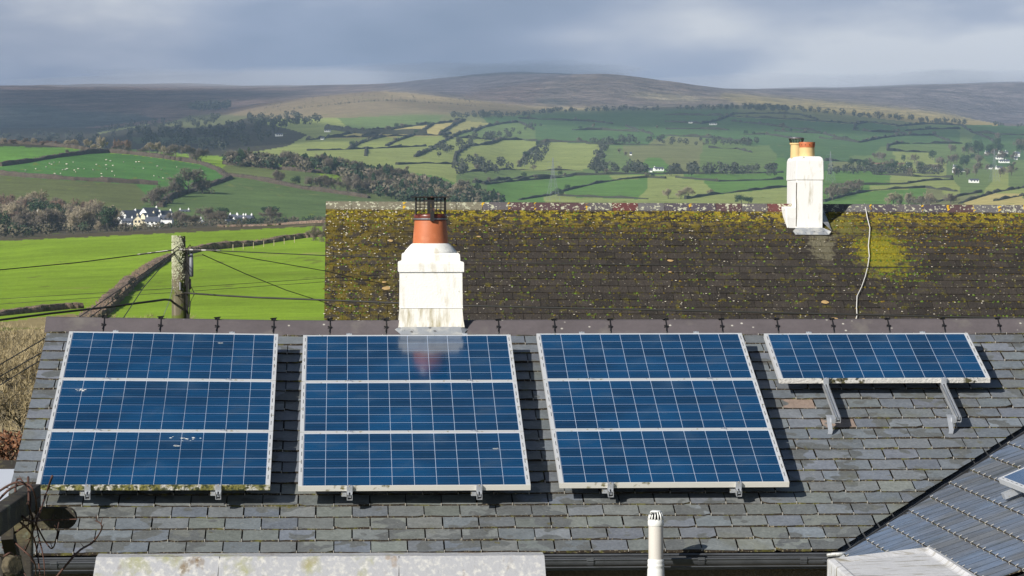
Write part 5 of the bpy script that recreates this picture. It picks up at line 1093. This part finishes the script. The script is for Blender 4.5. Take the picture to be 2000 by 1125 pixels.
ob = m.build('lichen', 'lichen_w', far_h); ob['kind'] = 'stuff'; ob['label'] = 'round ochre lichen patches'; ob.rotation_euler = ro.rotation_euler; ob.location = ro.location; M['ochre'] = mat('ochre lichen', (.42, .28, .12), 1); ob.data.materials[0] = M['ochre']
m = MB()
for _ in range(800):
    u = rr.uniform(.02, LEN); y = 3.6 - abs(rr.gauss(0, 1.3)) if rr.random() < .75 else rr.uniform(-.2, 1.2)
    if y < -.3: continue
    if rr.random() < .3: u = rr.uniform(0, 1.4)
    elif noise.noise(Vector((u * 1.3, y * 1.3, 9))) < -.02: continue
    disc(m, u, y, rr.uniform(.006, .018), .024)
ob = m.build('pale_lichen', 'lichen_w', far_h); ob.rotation_euler = ro.rotation_euler; ob.location = ro.location; ob['kind'] = 'stuff'
m = MB(); rr = random.Random(4); u = 0; ed = [0.0]
while ed[-1] < LEN: ed.append(ed[-1] + .455)
for a, b in zip(ed, ed[1:]):
    c = rr.choice([(.08, .045, .05), (.10, .09, .095), (.12, .115, .12), (.09, .08, .085), (.11, .035, .035), (.12, .11, .10), (.07, .06, .075)])
    if a < 2.3: c = (.17, .155, .11)
    vs = []
    for uu in (a + .004, b - .004): vs += [(uu, -.13, -.085), (uu, -.135, -.055), (uu, -.02, .065), (uu, .0, .072), (uu, .02, .065), (uu, .135, -.055)]
    m.add(vs, [(i, i + 6, i + 7, i + 1) for i in range(5)] + [(0, 1, 2, 3, 4, 5), (11, 10, 9, 8, 7, 6)], 0, c)
rgf = m.build('ridge', 'ridge_old', far_h, colors=True)
m = MB()
for a in ed[1:]:
    if rr.random() < .5: 
        for _ in range(5): y = rr.uniform(-.12, -.02); m.add([(a + rr.gauss(0, .012), y, .02 + (y + .02) * 1.05 + .05), (a + rr.uniform(.01, .05), y, .07 + (y + .02) * 1.05), (a - rr.uniform(.0, .03), y - .03, .035 + (y + .02) * 1.05)], [(0, 1, 2)])
lo_ = m.build('lichen', 'lichen_y', rgf); lo_['kind'] = 'stuff'
m = MB(); m.box((.05, -SLP * CF + .3, -8), (LEN - .05, SLP * CF - .3, -SLP * SF - .02)); m.add([(.05, -SLP * CF + .3, -SLP * SF - .02), (.05, SLP * CF - .3, -SLP * SF - .02), (.05, 0, -.12)], [(0, 1, 2)])
m.build('wall', 'pebble', far_h)
m = MB(); m.add([(0, 0, -.01), (LEN, 0, -.01), (LEN, SLP * CF, -SLP * SF), (0, SLP * CF, -SLP * SF)], [(0, 1, 2, 3)]); m.add([Fr(0.01, 0, -.02), Fr(LEN, 0, -.02), Fr(LEN, SLP, -.02), Fr(.01, SLP, -.02)], [(0, 1, 2, 3)]); m.build('roof_underlay', 'dark', far_h)
# far chimney (local to far_h), placed by its visible front corner
k57 = 57 / F; c2 = bpy.data.objects.new('chimney', None); COL.objects.link(c2); c2.parent = far_h; c2['label'] = 'tall white rendered chimney with two clay pots'
u0, v0 = fpx(1555, 448); u1, _ = fpx(1607, 448); yf = (v0 - 3.6) * CF; zf = (v0 - 3.6) * SF; yb2 = -yf
kf = (57 + yf) / F
def z2(y): return (448 - y) * kf + zf
def rb(m, x0, x1, y0, y1, zs, ex=None):
    vs = []; 
    for z, e in zs: vs += [(x0 - e, y0 - e, z), (x1 + e, y0 - e, z), (x1 + e, y1 + e, z), (x0 - e, y1 + e, z)]
    n = len(zs); m.add(vs, [(i * 4 + k, i * 4 + (k + 1) % 4, (i + 1) * 4 + (k + 1) % 4, (i + 1) * 4 + k) for i in range(n - 1) for k in range(4)] + [tuple(range(4 * n - 4, 4 * n)), (3, 2, 1, 0)])
m = MB(); rb(m, u0, u1, yf, yb2, [(zf - .6, 0), (zf, 0), (z2(351), 0)]); bevel(m.build('stack', 'render2', c2), .015, 2)
m = MB(); rb(m, u0, u1, yf, yb2, [(z2(352), -.01), (z2(350.5), .012), (z2(313), .004), (z2(307), -.012), (z2(304), -.05)]); bevel(m.build('cap', 'render2', c2), .012, 2)
m = MB(); m.tube([(u0 - .001, yf + .004, zf + .05), (u0 + .004, yf - .002, z2(420)), (u0 - .002, yf + .002, z2(385)), (u0 + .002, yf, z2(356))], .007, 5); m.build('corner_crack', 'lichen_w', c2); COL.objects[-1].data.materials[0] = M['timber_end']
m = MB()     # lead apron at the front and soakers at the sides
vf = v0 - .22; ff = Fr(0, vf - 3.6 + SLP, .03)
for (xa, xb, xc, xd) in ((u0 + .0, u1 + .0, u0 - .08, u1 + .12),):
    m.add([(xa, yf - .004, zf + .03), (xb, yf - .004, zf + .03), (xd, ff[1] + .03, ff[2] + .06), (xd - .04, ff[1], ff[2]), (xc + .04, ff[1], ff[2]), (xc, ff[1] + .03, ff[2] + .06)], [(0, 5, 4, 3, 2, 1)])
m.add([(u1 + .004, yf, zf + .12), (u1 + .14, yf - .12, zf - .02), (u1 + .06, .05, .1), (u1 + .004, .05, .22)], [(0, 1, 2, 3)])
m.build('lead_flashing', 'lead', c2)
m = MB(); bx0 = u0 - .17; rb(m, bx0, u0 + .03, yf + .02, .0, [(zf - .12, -.04), (zf + .0, -.02), (z2(425), .012), (z2(403), .02)]); bevel(m.build('side_buttress', 'render2', c2), .02, 2)
pA = ((u0 + u1) / 2 - .01, yf + .32); m = MB(); rp = 15.5 * kf
m.lathe([(rp, z2(306)), (rp * .97, z2(286)), (rp * .97, z2(285))], (*pA, 0), 24, cap=False); P1 = sharp(m.build('chimney_pot', 'buff', c2), 60)
m = MB(); m.lathe([(rp, z2(286)), (rp * 1.0, z2(284)), (rp * 1.06, z2(277)), (rp * 1.04, z2(275.5)), (rp * .85, z2(275.5)), (rp * .85, z2(282))], (*pA, 0), 24, cap=False); P1r = sharp(m.build('pot_rim', 'terracotta', c2), 60)
for i in range(12):
    a = i * math.pi / 6 + .2; m = MB(); m.tube([(pA[0] + rp * .98 * math.cos(a), pA[1] + rp * .98 * math.sin(a), z2(281)), (pA[0] + rp * 1.06 * math.cos(a), pA[1] + rp * 1.06 * math.sin(a), z2(281))], .008, 6); m.build('vent_hole', 'dark', P1r)
pB = (u0 + .10, yb2 - .45); m = MB(); rp2 = .105; m.lathe([(rp2, z2(306)), (rp2 * .95, z2(280)), (rp2 * 1.12, z2(279)), (rp2 * 1.12, z2(276)), (rp2 * .8, z2(276))], (*pB, 0), 20, cap=False); sharp(m.build('chimney_pot', 'buff', c2), 50)
m = MB(); rc = .13
for i in range(14): a = i * 6.283 / 14; m.tube([(pB[0] + rc * .8 * math.cos(a), pB[1] + rc * .8 * math.sin(a), z2(279)), (pB[0] + rc * math.cos(a), pB[1] + rc * math.sin(a), z2(267))], .006, 4)
m.build('cowl_cage', 'iron', c2)
m = MB(); m.lathe([(rc * .9, z2(268.5)), (rc * 1.1, z2(267)), (rc * 1.1, z2(266)), (rc * .6, z2(264)), (.001, z2(263.5))], (*pB, 0), 20); m.build('cowl_cap', 'steel', c2, True)
# white cable down the mossy roof
m = MB(); pts = []
for x, y in [(1688, 398), (1691, 408), (1694, 425), (1699, 445), (1698, 462), (1696, 480), (1698, 500), (1695, 520), (1690, 540), (1683, 560), (1674, 578), (1673, 600), (1674, 615), (1668, 640)]:
    Nn = far_h_rot @ Vector((0, -SF, CF)); D = ray(x, y); P = CAM + D * ((fo + Nn * .045 - CAM).dot(Nn) / D.dot(Nn)); pts.append(P if y > 405 else P)
o0 = pts[0]; m.tube([p - o0 for p in pts], .008, 6); o = m.build('cable', 'cablew', None, True); o.location = o0; tag(o, 'thin white cable hanging down the mossy roof right of the chimney', 'cable')

# ------------------------------------------------------------------ utility pole and wires
PLT = 46.; k = PLT / F; pp0 = at(350, 640, PLT)
pole = thing('utility_pole', 'lichen covered wooden utility pole left of the mossy roof', 'pole', (pp0.x, pp0.y, -7))
def pz(y): return at(350, y, PLT).z + 7
m = MB(); m.tube([(0, 0, 0), (0, 0, pz(640)), (-.002, 0, pz(545)), (.0, 0, pz(461))], [.125, 14.6 * k, 14 * k, 12.6 * k], 20); sharp(m.build('pole', 'wood_pole', pole), 60)
m = MB(); rr = random.Random(8)
for _ in range(950):
    y = 461 + abs(rr.gauss(0, 50)); a = rr.gauss(-2.2, .75)
    if y > 572: continue
    r = 13.4 * k; c, s = math.cos(a), math.sin(a); e = rr.uniform(.005, .016); p = Vector((r * c, r * s, pz(y))); tv = Vector((-s, c, 0)) * e
    zz = Vector((0, 0, e * rr.uniform(.7, 1.5))); m.add([p - tv, p - zz, p + tv, p + zz, p + Vector((c, s, 0)) * .010], [(0, 1, 4), (1, 2, 4), (2, 3, 4), (3, 0, 4)])
ob = m.build('lichen', 'lichen_pole', pole); ob['kind'] = 'stuff'
m = MB(); bx = at(372, 515, PLT); m.lathe([(.001, pz(541)), (4.2 * k, pz(540)), (4.4 * k, pz(520)), (3.6 * k, pz(496)), (.001, pz(495))], (24 * k, -.03, 0), 12); m.build('joint_box', 'grey', pole, True)
m = MB(); m.lathe([(2 * k, pz(566)), (2 * k, pz(550))], (3 * k, -.12, 0), 8); m.build('bracket', 'steel', pole)
m = MB()
for sx, a0, a1 in ((15, 485, 640), (17.5, 490, 640), (20, 500, 600), (22, 545, 565)): m.tube([(sx * k, -.03, pz(a0)), ((sx + rr.uniform(-1, 1)) * k, -.05, pz((a0 + a1) / 2)), (sx * k, -.03, pz(a1))], .011, 5)
m.tube([(14 * k, -.1, pz(489)), (22 * k, -.05, pz(478)), (27 * k, -.03, pz(488)), (24 * k, -.03, pz(496))], .007, 5); m.tube([(-12 * k, -.12, pz(489)), (-2 * k, -.15, pz(481)), (8 * k, -.14, pz(490)), (14 * k, -.1, pz(486))], .008, 5)
m.tube([(-14 * k, -.02, pz(578)), (0, -.14, pz(576)), (16 * k, -.02, pz(574))], .008, 5); m.tube([(30 * k, -.02, pz(573)), (22 * k, -.05, pz(556)), (18 * k, -.06, pz(550))], .006, 5); m.tube([(30 * k, -.02, pz(574)), (22 * k, -.06, pz(590)), (18 * k, -.06, pz(640))], .009, 5)
m.build('down_cable', 'cable', pole)
def wire(pts, r, label, matn='cable', ts=None, sag=0):
    P = [at(x, y, t) for (x, y), t in zip(pts, ts if ts else [PLT - .1] * len(pts))]
    Q = []
    for a, b in zip(P, P[1:]):
        for i in range(6): Q.append(a.lerp(b, i / 6))
    Q.append(P[-1]); m = MB(); m.tube([q_ - P[0] for q_ in Q], r, 6); o = m.build('overhead_cable', matn, None, True); o.location = P[0]; return tag(o, label, 'cable')
t6 = lambda n, t1: [PLT - .1 + (t1 - PLT) * i / (n - 1) for i in range(n)]
w = wire([(337, 489), (268, 498), (150, 513), (0, 527), (-150, 540)], .0075, 'upper overhead cable running left from the pole', ts=t6(5, 42))
wire([(366, 488), (432, 490), (635, 499), (780, 504), (1040, 514), (1300, 518), (2000, 525), (2200, 527)], .0075, 'upper overhead cable crossing in front of the mossy roof', ts=t6(8, 45))
wire([(412, 490), (500, 506), (635, 529), (700, 545), (760, 556)], .006, 'sloping overhead cable ending on the mossy house gable', ts=[PLT, 47.5, 50, 51.5, 52.5])
wire([(395, 497), (480, 535), (560, 567), (632, 590), (660, 602)], .006, 'steep overhead cable dropping right from the pole', ts=[PLT, 48, 50, 51.5, 52.5])
wire([(360, 572), (430, 577), (500, 581), (635, 586), (780, 592), (905, 597), (1300, 606), (2000, 622), (2200, 625)], .014, 'thick lower cable crossing in front of the mossy roof', ts=t6(9, 44))
wire([(340, 592), (333, 586), (322, 585), (300, 588), (200, 601), (100, 612), (0, 625), (-150, 640)], .016, 'thick lower cable running left from the pole', ts=t6(8, 42))
wire([(342, 492), (300, 520), (220, 575), (130, 636), (0, 712)], .006, 'first drop wire falling left from the pole top', ts=[PLT, 44, 41, 37, 33])
wire([(344, 494), (310, 527), (280, 562), (235, 630)], .006, 'second drop wire falling left from the pole top', ts=[PLT, 44, 41, 37])
wire([(341, 494), (290, 535), (200, 602), (88, 685), (0, 735)], .006, 'third drop wire falling left past the roof verge', ts=[PLT, 44, 40, 36, 33])
wire([(100, 692), (60, 715), (0, 752), (-60, 790)], .006, 'low drop wire at the left of the roof verge', ts=[40, 38, 36, 34])
wire([(338, 555), (330, 590), (316, 625), (312, 640)], .004, 'thin grey wire falling beside the pole', 'grey', ts=[PLT, 45.5, 45, 45])
wire([(0, 584), (340, 563), (640, 543), (760, 536)], .004, 'faint thin line crossing the bright green field', ts=[49, 49, 49.5, 50]); wire([(0, 594), (340, 571), (640, 550), (760, 543)], .004, 'lower faint thin line crossing the bright green field', ts=[49, 49, 49.5, 50])
wire([(268, 497.6), (300, 493.5), (337, 488.6)], .012, 'pale spiral binder on the left upper cable', 'spiral', ts=[PLT - .15] * 3); wire([(350, 487.5), (366, 487.6), (432, 489.8)], .012, 'pale spiral binder on the right upper cable', 'spiral', ts=[PLT - .2] * 3)
for y0, y1, l in ((316, 330, 'upper'), (337, 352, 'lower')):
    wire([(1080, y0 + 6), (1350, y0 + 8), (1622, y0 - 8), (1800, y0), (1942, y0 - 10), (2200, y0 + 14)], .05, l + ' power line strung between the far pylons', 'pylon', ts=[2350, 2550, 2800, 2850, 2900, 2950])
# ------------------------------------------------------------------ pergola and vines (near, bottom left)
GT = 12.; pg = thing('pergola', 'dark weathered timber pergola corner at the bottom left', 'pergola', at(40, 1100, GT)); og = Vector(pg.location)
def gp(x, y, t): return at(x, y, t) - og
def beam(m, p, q, hw, hh, mi=0, upv=Vector((0, 0, 1)), mi_end=None):
    d = (q - p).normalized(); s = d.cross(upv).normalized(); u_ = s.cross(d); vs = []
    for c in (p, q): vs += [c - s * hw - u_ * hh, c + s * hw - u_ * hh, c + s * hw + u_ * hh, c - s * hw + u_ * hh]
    m.add(vs, [(0, 1, 5, 4), (1, 2, 6, 5), (2, 3, 7, 6), (3, 0, 4, 7)], mi); m.add(vs, [(3, 2, 1, 0), (4, 5, 6, 7)], mi if mi_end is None else mi_end)
m = MB(); beam(m, gp(-60, 1055, 10.6), gp(64, 968, 12.2), .03, .043); bevel(m.build('beam', 'timber', pg), .006)
m = MB(); vs = []; c0 = gp(60, 1011, 12.25); c1 = gp(133, 1011, 12.15); hh = .034; dx = (c1 - c0)
pr = [(0, -1), (1, -1)] + [(1 + .2 * math.sin(a), -math.cos(a)) for a in [math.pi * i / 8 for i in range(1, 8)]] + [(1, 1), (0, 1)]
for s in (-.03, .03):
    for u_, z in pr: vs.append(c0 + dx * u_ * (1.0) + Vector((0, s, z * hh)))
n = len(pr); m.add(vs, [tuple(range(n)), tuple(reversed(range(n, 2 * n)))] + [(i, (i + 1) % n, n + (i + 1) % n, n + i) for i in range(n)]); m.v = m.v
bevel(m.build('rafter', 'timber', pg), .004)
m = MB(); beam(m, gp(46, 1180, 12.1), gp(46, 1000, 12.25), .034, .034, upv=Vector((0, 1, 0))); bevel(m.build('post', 'timber', pg), .006)
m = MB(); beam(m, gp(40, 1150, 12.0), gp(14, 1040, 11.7), .022, .03, upv=Vector((0, 1, 0))); m.build('brace', 'timber', pg)
m = MB(); beam(m, gp(-40, 1122, 11.6), gp(24, 1106, 11.4), .04, .036); m.tube([gp(20, 1106, 11.38), gp(30, 1105, 11.36)], [.041, .034], 12, 1); bevel(m.build('rafter', ['timber', 'timber_end'], pg), .004)
VN = [[(-10, 985), (20, 955), (55, 946), (70, 975), (72, 1030), (85, 1090), (88, 1140)], [(-10, 965), (25, 944), (48, 945), (60, 975), (55, 1030)], [(30, 1012), (60, 1040), (72, 1075), (80, 1140)], [(102, 930), (90, 965), (80, 995), (60, 1050), (48, 1080)], [(55, 932), (56, 965), (60, 1000), (90, 1060), (105, 1068), (115, 1020)],
      [(100, 1140), (150, 1080), (180, 1060), (198, 1035), (196, 1022), (186, 1017)], [(-5, 1040), (20, 1065), (10, 1090), (18, 1110)], [(0, 1020), (30, 1060), (66, 1095), (70, 1130)], [(40, 1005), (60, 1018), (90, 1016), (150, 1014)], [(-5, 1000), (15, 1010), (40, 1015), (70, 1020)], [(5, 1070), (30, 1040), (62, 1020), (75, 1000)], [(0, 1095), (20, 1080), (35, 1100), (60, 1140)], [(30, 960), (32, 940), (40, 936), (60, 960)]]
for i, v_ in enumerate(VN):
    P = [Vector((*p, 0)) for p in v_]; Q = []
    for a in range(len(P) - 1):
        p0, p1, p2, p3 = P[max(a - 1, 0)], P[a], P[a + 1], P[min(a + 2, len(P) - 1)]
        for q_ in range(5):
            t = q_ / 5; Q.append(.5 * ((2 * p1) + (p2 - p0) * t + (2 * p0 - 5 * p1 + 4 * p2 - p3) * t * t + (3 * p1 - p0 - 3 * p2 + p3) * t ** 3))
    Q.append(P[-1]); W3 = [at(q_.x, q_.y, 11.75 + .12 * math.sin(i * 2 + j * .4)) for j, q_ in enumerate(Q)]; m = MB(); m.tube([w_ - W3[0] for w_ in W3], [.0042 * (1 - .6 * j / len(W3)) + random.uniform(0, .0006) for j in range(len(W3))], 6)
    for j in range(3, len(W3) - 1, 4): e = Vector((random.uniform(-1, 1), random.uniform(-.5, .5), random.uniform(-.3, 1))).normalized() * .025; m.tube([W3[j] - W3[0], W3[j] - W3[0] + e], [.002, .0008], 4)
    o = m.build('vine', 'vine', None, True); o.location = W3[0]
    tag(o, {0: 'thick reddish vine arching over the pergola beam end', 3: 'straight dark vine shoot rising in front of the mossy panel edge', 5: 'long vine curling away over the gutter right of the post'}.get(i, ['', 'red brown vine looped over the middle of the pergola beam', '', '', 'vine stem leaning across the pergola post', '', 'short bare vine sprig at the left edge of the pergola', 'vine stem sloping down across the pergola brace', 'thin vine stem running along the rounded rafter', 'vine stem crossing left to right under the beam', 'vine stem rising from the lower rafter to the post', 'vine stem curving from the rafter end at the bottom', 'small vine tendril hooked above the pergola beam'][i] or 'short dark vine stem hanging in front of the pergola post'), 'vine', 'vines on the pergola')
# ------------------------------------------------------------------ left side: shed roofs, hedge, thickets
m = MB(); a = at(-40, 1015, 26); b = at(24, 945, 28.5)
sh = thing('shed', 'low building with white sheet roof at the left edge below the slates', 'shed', (a.x, a.y, -3.6)); oS = Vector(sh.location)
z_ = at(0, 970, 27).z; p0 = [Vector((a.x - 2.5, a.y - .6, z_ - .16)), Vector((-2.16, a.y - .6, z_ - .16)), Vector((-2.16, a.y + 2.3, z_ + .13)), Vector((a.x - 2.5, a.y + 2.3, z_ + .13))]
m.add([tuple(p - oS) for p in p0] + [tuple(p - oS - Vector((0, 0, .06))) for p in p0], [(0, 1, 2, 3), (7, 6, 5, 4), (0, 4, 5, 1), (1, 5, 6, 2), (2, 6, 7, 3), (3, 7, 4, 0)]); m.build('roof', 'polyc', sh)
m = MB()
for i in range(9): x = p0[0].x + i * .45 - oS.x; m.tube([(x, p0[0].y - oS.y, p0[0].z - oS.z + .012), (x, p0[2].y - oS.y, p0[2].z - oS.z + .012)], .012, 6)
m.build('glazing_bar', 'alu', sh)
m = MB(); q_ = [p - oS for p in p0]; m.box((q_[0].x + .1, q_[0].y + .1, 0), (q_[1].x - .05, q_[3].y - .1, q_[0].z - .07)); m.build('wall', 'pebble', sh)
ds = thing('dark_shed', 'small shed with dark tarred roof behind the white sheet roof', 'shed', at(-10, 960, 33)); m = MB(); m.add([(-2, -.6, -.1), (.2, -.6, -.12), (.24, .5, .28), (-2, .5, .28), (.3, 1.2, -.1), (-2, 1.2, -.1)], [(0, 1, 2, 3), (3, 2, 4, 5), (1, 4, 2)]); m.build('roof', 'timber', ds); m = MB(); m.box((-1.9, -.5, -3), (.12, 1.1, -.14)); m.build('wall', 'timber', ds)
m = MB(); p = at(0, 905, 42); rr = random.Random(2)
for _ in range(9000):
    x, y, z = rr.uniform(-1.2, .42), rr.uniform(-.4, .4), rr.uniform(-.6, .38); e = rr.uniform(.02, .045); d = Vector([rr.gauss(0, 1) for _ in range(3)]).normalized() * e; f = d.cross(Vector([rr.gauss(0, 1) for _ in range(3)])).normalized() * e * .6
    c = Vector((x, y, z)); m.add([c - d, c - f, c + d, c + f], [(0, 1, 2, 3)])
m.box((-2.2, -.3, -2.5), (.3, .3, -.3)); o = m.build('beech_hedge', 'beech'); o.location = p; tag(o, 'clipped hedge with rusty red winter leaves at the left edge', 'hedge')
PR['near'] = [mk_proto('bare', s, tw='straw', lev=5, trunk=.05, nt_=7, tl=.07, tw_w=.0016) for s in (31, 32)]; CATN['near'] = 'bare_shrub'
for i, (x, y, t, h, l) in enumerate([(40, 915, 55, 2.2, 'pale bare shrub nearest the slate roof verge'), (-10, 900, 60, 2.4, 'pale bare shrub at the left picture edge'), (95, 860, 66, 2.0, 'pale bare shrub tucked beside the top of the verge'), (50, 830, 78, 2.2, 'pale bare shrub in the middle of the left thicket'), (0, 800, 85, 2.2, 'pale bare shrub at the back left of the thicket'), (95, 790, 95, 2.0, 'pale bare shrub at the back right of the thicket'), (20, 745, 110, 1.9, 'low bare shrub highest in the left thicket'), (75, 730, 115, 1.6, 'low bare shrub behind the ridge end')]):
    plant('near', x, y, 0, l, None, wf=1.15, p=at(x, y, t), t=t, hm=h * 1.1)
# brambles: one tangled mass
m = MB(); rr = random.Random(6)
for _ in range(5200):
    t = rr.uniform(50, 118); x = rr.uniform(-80, 140); gy_ = 905 - (t - 50) * 2.9 + rr.uniform(-20, 10); p = at(x, gy_ + 20, t); d = Vector((rr.gauss(0, .7), rr.gauss(0, .5), rr.uniform(.2, 1.1))).normalized(); L = rr.uniform(.3, 1.1); e = Vector((rr.gauss(0, 1), rr.gauss(0, 1), rr.gauss(0, .6))) * .18
    s = Vector((d.z, 0, -d.x)).normalized() * .006; q1 = p + d * L * .5 + e * .4; q2 = p + d * L + e; m.add([p - s, p + s, q1 + s * .7, q1 - s * .7, q2], [(0, 1, 2, 3), (3, 2, 4)], 0 if rr.random() < .72 else 1)
for _ in range(3500):
    t = rr.uniform(50, 118); x = rr.uniform(-80, 140); gy_ = 905 - (t - 50) * 2.9; p = at(x, gy_ + rr.uniform(-10, 25), t); d = Vector([rr.gauss(0, 1) for _ in range(3)]).normalized() * .05; f = d.cross(Vector((.3, .4, 1))).normalized() * .035; m.add([p - d, p - f, p + d, p + f], [(0, 1, 2, 3)], 2)
o = m.build('bramble_thicket', ['straw', 'twig', 'ivy']); tag(o, 'tangled dry bramble thicket left of the slate roof', 'thicket', None, 'stuff')
m = MB(); vs = []
for j, (t, y) in enumerate(((46, 960), (60, 905), (80, 850), (100, 790), (122, 735), (180, 690), (320, 645))):
    for i, x in enumerate((-900, -400, -100, 0, 60, 120, 200, 420)): vs.append(at(x, y + 6 + rr.uniform(-5, 5), t))
M['scrub'] = mat('scrub ground', (.15, .13, .06), 1, [('noise', .5, 6, .45, .6, (.09, .12, .03))], vary=[(1, .4)], bump=(3, 1, (1, 1, 1), .3)); m.add(vs, [(j * 8 + i, j * 8 + i + 1, (j + 1) * 8 + i + 1, (j + 1) * 8 + i) for j in range(6) for i in range(7)]); o = m.build('scrub_bank', 'scrub', None, True); tag(o, kind='structure')
# scrub tops showing over the ridge, by the pole
for i, (x, h) in enumerate([(185, 2.6), (215, 2.3), (250, 2.5), (285, 2.6), (320, 2.2), (395, 2.4), (430, 2.1), (470, 1.8), (560, 1.5)]): plant('near', x, 0, 0, 'twiggy scrub top over the near ridge ' + ('left of the pole' if x < 340 else 'right of the pole'), 'scrub tops behind the ridge', wf=1.6, p=at(x, 648 + 2.0 / 120 * F * .55 , 120), t=120, hm=h * .72)
for i, (x, y, h) in enumerate([(612, 470, 34), (640, 472, 44)]): plant('bush', x, y, h, 'bushy bare thicket where the field hedge meets the mossy roof' if i else 'smaller bare thicket at the end of the field hedge', None, 400, wf=1.0)
# fence along the near hedge
fc_ = thing('field_fence', 'low post and wire fence below the hedge on the bright green field', 'fence', on_ground(540, 478, 400)[0]); of_ = Vector(fc_.location); prev = None
for x, y in [(455, 489), (475, 487), (495, 485), (515, 482), (535, 480), (555, 477), (575, 474)]:
    p, t = on_ground(x, y, 400); m = MB(); q_ = p - of_; m.box((q_.x - .06, q_.y - .06, q_.z - .3), (q_.x + .06, q_.y + .06, q_.z + 1.2)); m.build('post', 'twig2', fc_)
    if prev is not None: m = MB(); m.tube([prev + Vector((0, 0, 1)), q_ + Vector((0, 0, 1))], .012, 4); m.build('wire', 'steel', fc_)
    prev = q_
